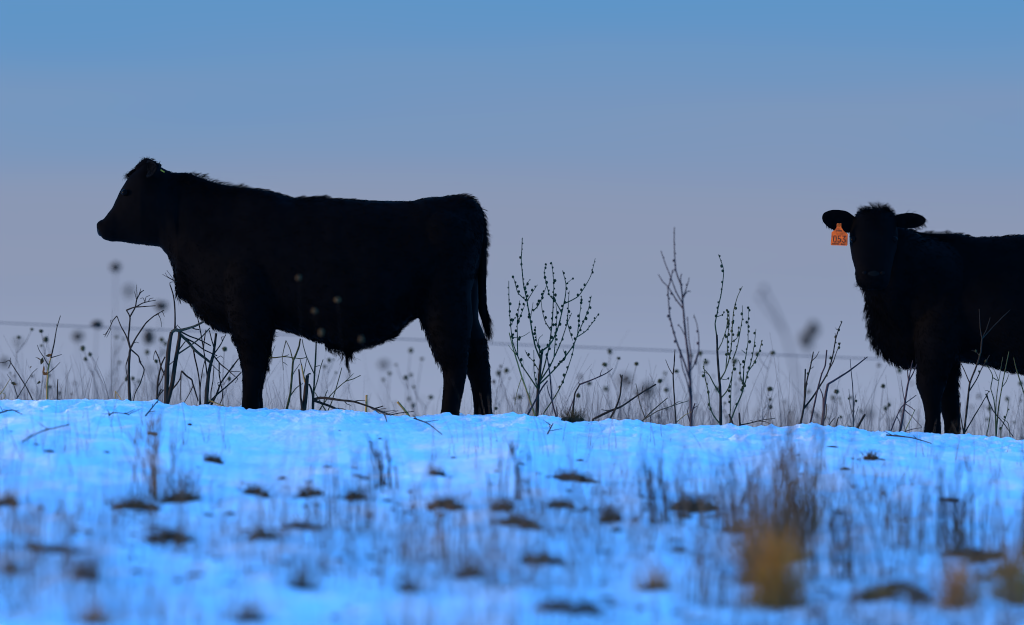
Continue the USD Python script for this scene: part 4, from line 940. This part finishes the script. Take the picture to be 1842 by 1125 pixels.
clods = [(1033, 753, 44, 16, 'furry-looking brown earth clod sitting on the crest right of the broad budded weed'), (12, 907, 46, 16, 'dark clod cut off by the left edge of the picture'), (242, 911, 80, 17, 'broad dark clod in the snow below the forked stalk'), (325, 901, 44, 12, 'small clod just right of the broad clod below the forked stalk'),
         (460, 886, 44, 14, 'dark clod in the snow straight below the bull\'s front leg'), (557, 890, 48, 14, 'clod below the bull\'s belly, second to the right of the one under its front leg'), (383, 830, 36, 11, 'small dark clod nearest under the thick broken stalks'), (303, 968, 84, 16, 'reddish brown clod low at left, wide and flat'),
         (474, 967, 52, 14, 'reddish clod sloping to the right, below the clod under the bull\'s front leg'), (785, 853, 30, 11, 'small dark clod right under the bull\'s hind legs'), (802, 911, 66, 15, 'dark grassy clod lower down below the bull\'s hind legs'), (905, 914, 44, 16, 'clod with grass blades on it, uppermost of a touching pair below the budded weed'),
         (932, 941, 76, 17, 'curved dark clod, lower of a touching pair below the budded weed'), (1034, 862, 78, 13, 'long thin dark clod below the furry one on the crest'), (1008, 911, 50, 12, 'small blue-shadowed clod right of the touching pair'), (1098, 936, 38, 22, 'pointed grassy clod below the crossed sticks'),
         (1249, 914, 80, 20, 'large olive brown clod below the tallest weed'), (1567, 825, 28, 12, 'small peaked clod just under the crest left of the right-hand cow'), (975, 1010, 74, 14, 'flat dark clod low in the middle of the foreground'), (735, 1062, 42, 16, 'brown clod low down left of the middle'),
         (1000, 1097, 66, 18, 'dark clod at the bottom edge, left one of two near the middle'), (1052, 1097, 56, 18, 'dark clod at the bottom edge, right one of two near the middle'), (545, 950, 70, 9, 'long low blue-grey ridge of earth below the bull\'s belly'), (1750, 1000, 110, 12, 'long brown strip of bare earth at lower right'), (1812, 1030, 54, 16, 'dark clod near the right edge, low down'),
         (95, 993, 110, 9, 'long dark strip of earth low at the far left'), (1590, 1070, 110, 13, 'golden brown grassy clod at bottom right'), (1655, 1080, 50, 18, 'blackish clod right beside the golden brown one'), (640, 895, 40, 13, 'clod half hidden by grass between the bull\'s legs and belly clods'), (1230, 930, 30, 9, 'little dark clod left below the olive brown one'), (1330, 955, 40, 10, 'small low clod at the foot of the blurred weeds under the tallest weed')]
for i, (u, v, wp, hp, lab) in enumerate(clods):
    clod(u, v, wp, hp, lab, 46 if i in (0, 11, 15, 16, 26) else 26, i)


def tuft(u, v, wpx, hpx, n, mat, label, seed):
    x, y, z = hit(u, v)
    m = y / FPX
    rg = np.random.default_rng(seed)
    t = Thing('grass_tuft', label, 'grass tuft', (x, y, z))
    r = np.abs(rg.normal(0, wpx * 0.30 * m, n)); a = rg.uniform(0, 2 * np.pi, n)
    c, w = blades(x + r * np.cos(a), y + r * np.sin(a), (0.12 + 0.9 * rg.beta(1.3, 2.0, n)) * hpx * m, rg.uniform(0.0016, 0.0034, n), rg, 5, 0.38)
    t.hair('grass_blades', c, w, mat, 'stuff')
    vv, ff = blob((x, y, z), 1.0, ICO2, 0.6, seed, (wpx * 0.3 * m, wpx * 0.25 * m, 9 * m))
    t.part('root_mound', (vv, ff), 'earth', True)


tuft(1395, 1090, 115, 170, 760, 'golden_grass', 'big golden tuft of dry grass low down below the budded weeds', 1)
tuft(1360, 1050, 110, 260, 260, 'dull_grass', 'tall brownish grass clump standing behind the big golden tuft', 2)
tuft(1425, 1010, 60, 260, 110, 'dull_grass', 'narrow tall grass clump right behind the big golden tuft, reaching the crest', 3)
tuft(1400, 1010, 120, 250, 340, 'straw_grass', 'tall tan grass clump rising above the big golden tuft', 15)
tuft(1590, 1078, 130, 44, 260, 'golden_grass', 'low golden grass tuft on the golden brown clod', 4)
tuft(1722, 1092, 60, 120, 320, 'golden_grass', 'small upright golden tuft, second from the right edge', 5)
tuft(1825, 1088, 70, 150, 360, 'golden_grass', 'golden tuft cut by the right edge', 6)
tuft(155, 1040, 80, 80, 180, 'dull_grass', 'grey-brown grass tuft low at left', 7)
tuft(20, 1030, 60, 50, 120, 'dull_grass', 'dark low tuft at the left edge', 8)
tuft(170, 1122, 90, 60, 150, 'golden_grass', 'tan tuft at the bottom edge, far left', 9)
tuft(450, 1118, 90, 70, 150, 'dull_grass', 'brown tuft at the bottom edge under the bull\'s front leg', 10)
tuft(1180, 1060, 90, 80, 150, 'golden_grass', 'thin orange-brown tuft low below the crossed sticks', 11)
tuft(540, 1060, 80, 90, 120, 'dull_grass', 'thin purple-brown tuft low below the bull\'s belly', 12)
tuft(330, 900, 110, 110, 110, 'dull_grass', 'loose grass clump around the small clod under the broken stalks', 13)
tuft(840, 1040, 90, 80, 120, 'dull_grass', 'loose grass clump in the low middle left of the flat clod', 14)


def loose_weed(u, v, hpx, n, sp, label, seed, mat='dull_grass', r=1.7):
    """a many-stemmed dead weed rooted in the snow of the foreground"""
    x, y, z = hit(u, v)
    m = y / FPX
    rg = np.random.default_rng(seed)
    t = Thing('dead_weed', label, 'weed', (x, y, z))
    n = int(n * 1.7)
    x0, y0 = x, y
    for i in range(n):
        h = hpx * rg.uniform(0.35, 1.0) * m
        x, y = x0 + rg.normal(0, 0.16) * hpx * m, y0 + rg.normal(0, 0.2) * hpx * m
        z = gz(x, y)
        dx, dy = rg.normal(0, sp * 1.5) * h, rg.normal(0, sp) * h
        P = catmull([(x, y, z - 0.02), (x + dx * 0.25, y + dy * 0.3, z + h * 0.4), (x + dx * 0.6, y + dy * 0.7, z + h * 0.75), (x + dx, y + dy, z + h)], 3)
        pth = t.part('stem', tube(P, np.linspace(r, r * 0.4, len(P)) * m, 5), mat, True)
        for k in range(int(rg.integers(1, 4))):
            j = int(rg.integers(3, len(P) - 2))
            e = P[j] + np.array([rg.normal(0, 0.28), rg.normal(0, 0.2), rg.uniform(0.5, 1)]) * h * 0.3
            t.part('twig', tube([P[j], (P[j] + e) / 2 + rg.normal(0, 0.006, 3), e], np.array([0.6, 0.5, 0.3]) * r * m, 5), mat, True, parent=pth)


loose_weed(1180, 940, 150, 9, 0.10, 'blurred dark weed in the snow below the tallest weed', 21, 'dark_stem')
loose_weed(1335, 960, 150, 9, 0.14, 'blurred dark weed in the snow below the narrower budded weed', 22, 'dark_stem')
loose_weed(1430, 960, 230, 16, 0.12, 'blurred tall brown weed whose tips reach the crest left of the right-hand cow', 23, 'dull_grass')
loose_weed(1518, 1040, 210, 9, 0.09, 'blurred dark forked weed below the gap left of the right-hand cow', 24, 'dark_stem', 2.3)
loose_weed(1718, 990, 190, 10, 0.13, 'blurred dark weed below the right-hand cow\'s front legs', 25, 'dark_stem', 2.1)
loose_weed(640, 960, 190, 8, 0.07, 'blurred upright weed in the snow below the bull\'s belly', 26, 'dull_grass')
loose_weed(690, 880, 110, 6, 0.10, 'blurred small weed in the snow ahead of the bull\'s hind legs', 27, 'dark_stem')
loose_weed(275, 900, 150, 9, 0.12, 'blurred grey weed in the snow below the thick broken stalks', 28, 'dull_grass')
loose_weed(780, 1010, 200, 7, 0.08, 'blurred weed low down below the bull\'s hind legs', 29, 'dull_grass')
loose_weed(60, 1010, 170, 8, 0.12, 'blurred weed low at the far left', 30, 'dull_grass')
loose_weed(930, 900, 110, 6, 0.12, 'blurred weed behind the touching pair of clods', 31, 'dark_stem')
loose_weed(1835, 1010, 190, 8, 0.08, 'blurred weed at the right edge of the snow', 32, 'dull_grass')
loose_weed(1270, 1090, 160, 9, 0.12, 'blurred weed at the bottom between the middle and the big golden tuft', 33, 'dull_grass')
loose_weed(1620, 985, 130, 7, 0.16, 'blurred weed below the gap between blurred forked weed and right-hand cow', 34, 'dull_grass')

# seed heads that hang, out of focus, before the bull's flank
for u, v, lab in ((537, 500, 'highest, on the left'), (607, 540, 'second highest, on the right'), (566, 560, 'in the middle of the five'), (578, 598, 'second lowest, on the left'), (650, 610, 'lowest, on the right by the sheath')):
    stalk('seed_weed', 'out-of-focus seed head before the bull\'s flank, ' + lab, 'blurred seed heads before the bull\'s flank', u, v, 34.6, 4.6, rng, ('dark_stem', 'clod_grass'), 0.0, 0.22, 0.03)

# dark twigs lying on the snow
for i, (pts, lab) in enumerate([([(40, 800), (75, 785), (125, 768)], 'dark twigs lying on the snow below the leafy weed'), ([(262, 752), (285, 728)], 'short blue-grey stick poking from the snow left of the thick broken stalks'), ([(0, 747), (22, 746), (40, 750)], 'dark twig lying at the left edge just under the crest'), ([(670, 742), (690, 752), (696, 765)], 'dark twig hanging over the crest under the bull\'s belly'), ([(745, 757), (770, 772), (795, 786)], 'thin twig lying on the snow by the bull\'s hind legs'), ([(1595, 790), (1640, 800), (1675, 802)], 'thin twig lying on the snow before the right-hand cow'), ([(196, 752), (204, 750)], 'small dark bit of debris under the forked stalk'), ([(225, 748), (232, 756)], 'second small dark bit of debris under the forked stalk'), ([(985, 785), (995, 770)], 'small debris stick on the snow left below the furry clod')]):
    w3 = [hit(u, v) for u, v in pts]
    t = Thing('fallen_twig', lab, 'twig', w3[0])
    P = catmull([np.array(q) + [0, 0, 0.012 + 0.012 * (k % 2)] for k, q in enumerate(w3)], 4)
    t.part('stick', tube(P, np.linspace(0.0045, 0.0025, len(P)), 6), 'dark_stem', True)
    for k in range(3):
        j = (k + 1) * len(P) // 5
        e = P[j] + np.array([random.uniform(-.06, .08), random.uniform(-.1, .1), random.uniform(.0, .04)])
        t.part('twig', tube([P[j], e], [0.0025, 0.0015], 5), 'dark_stem', True)
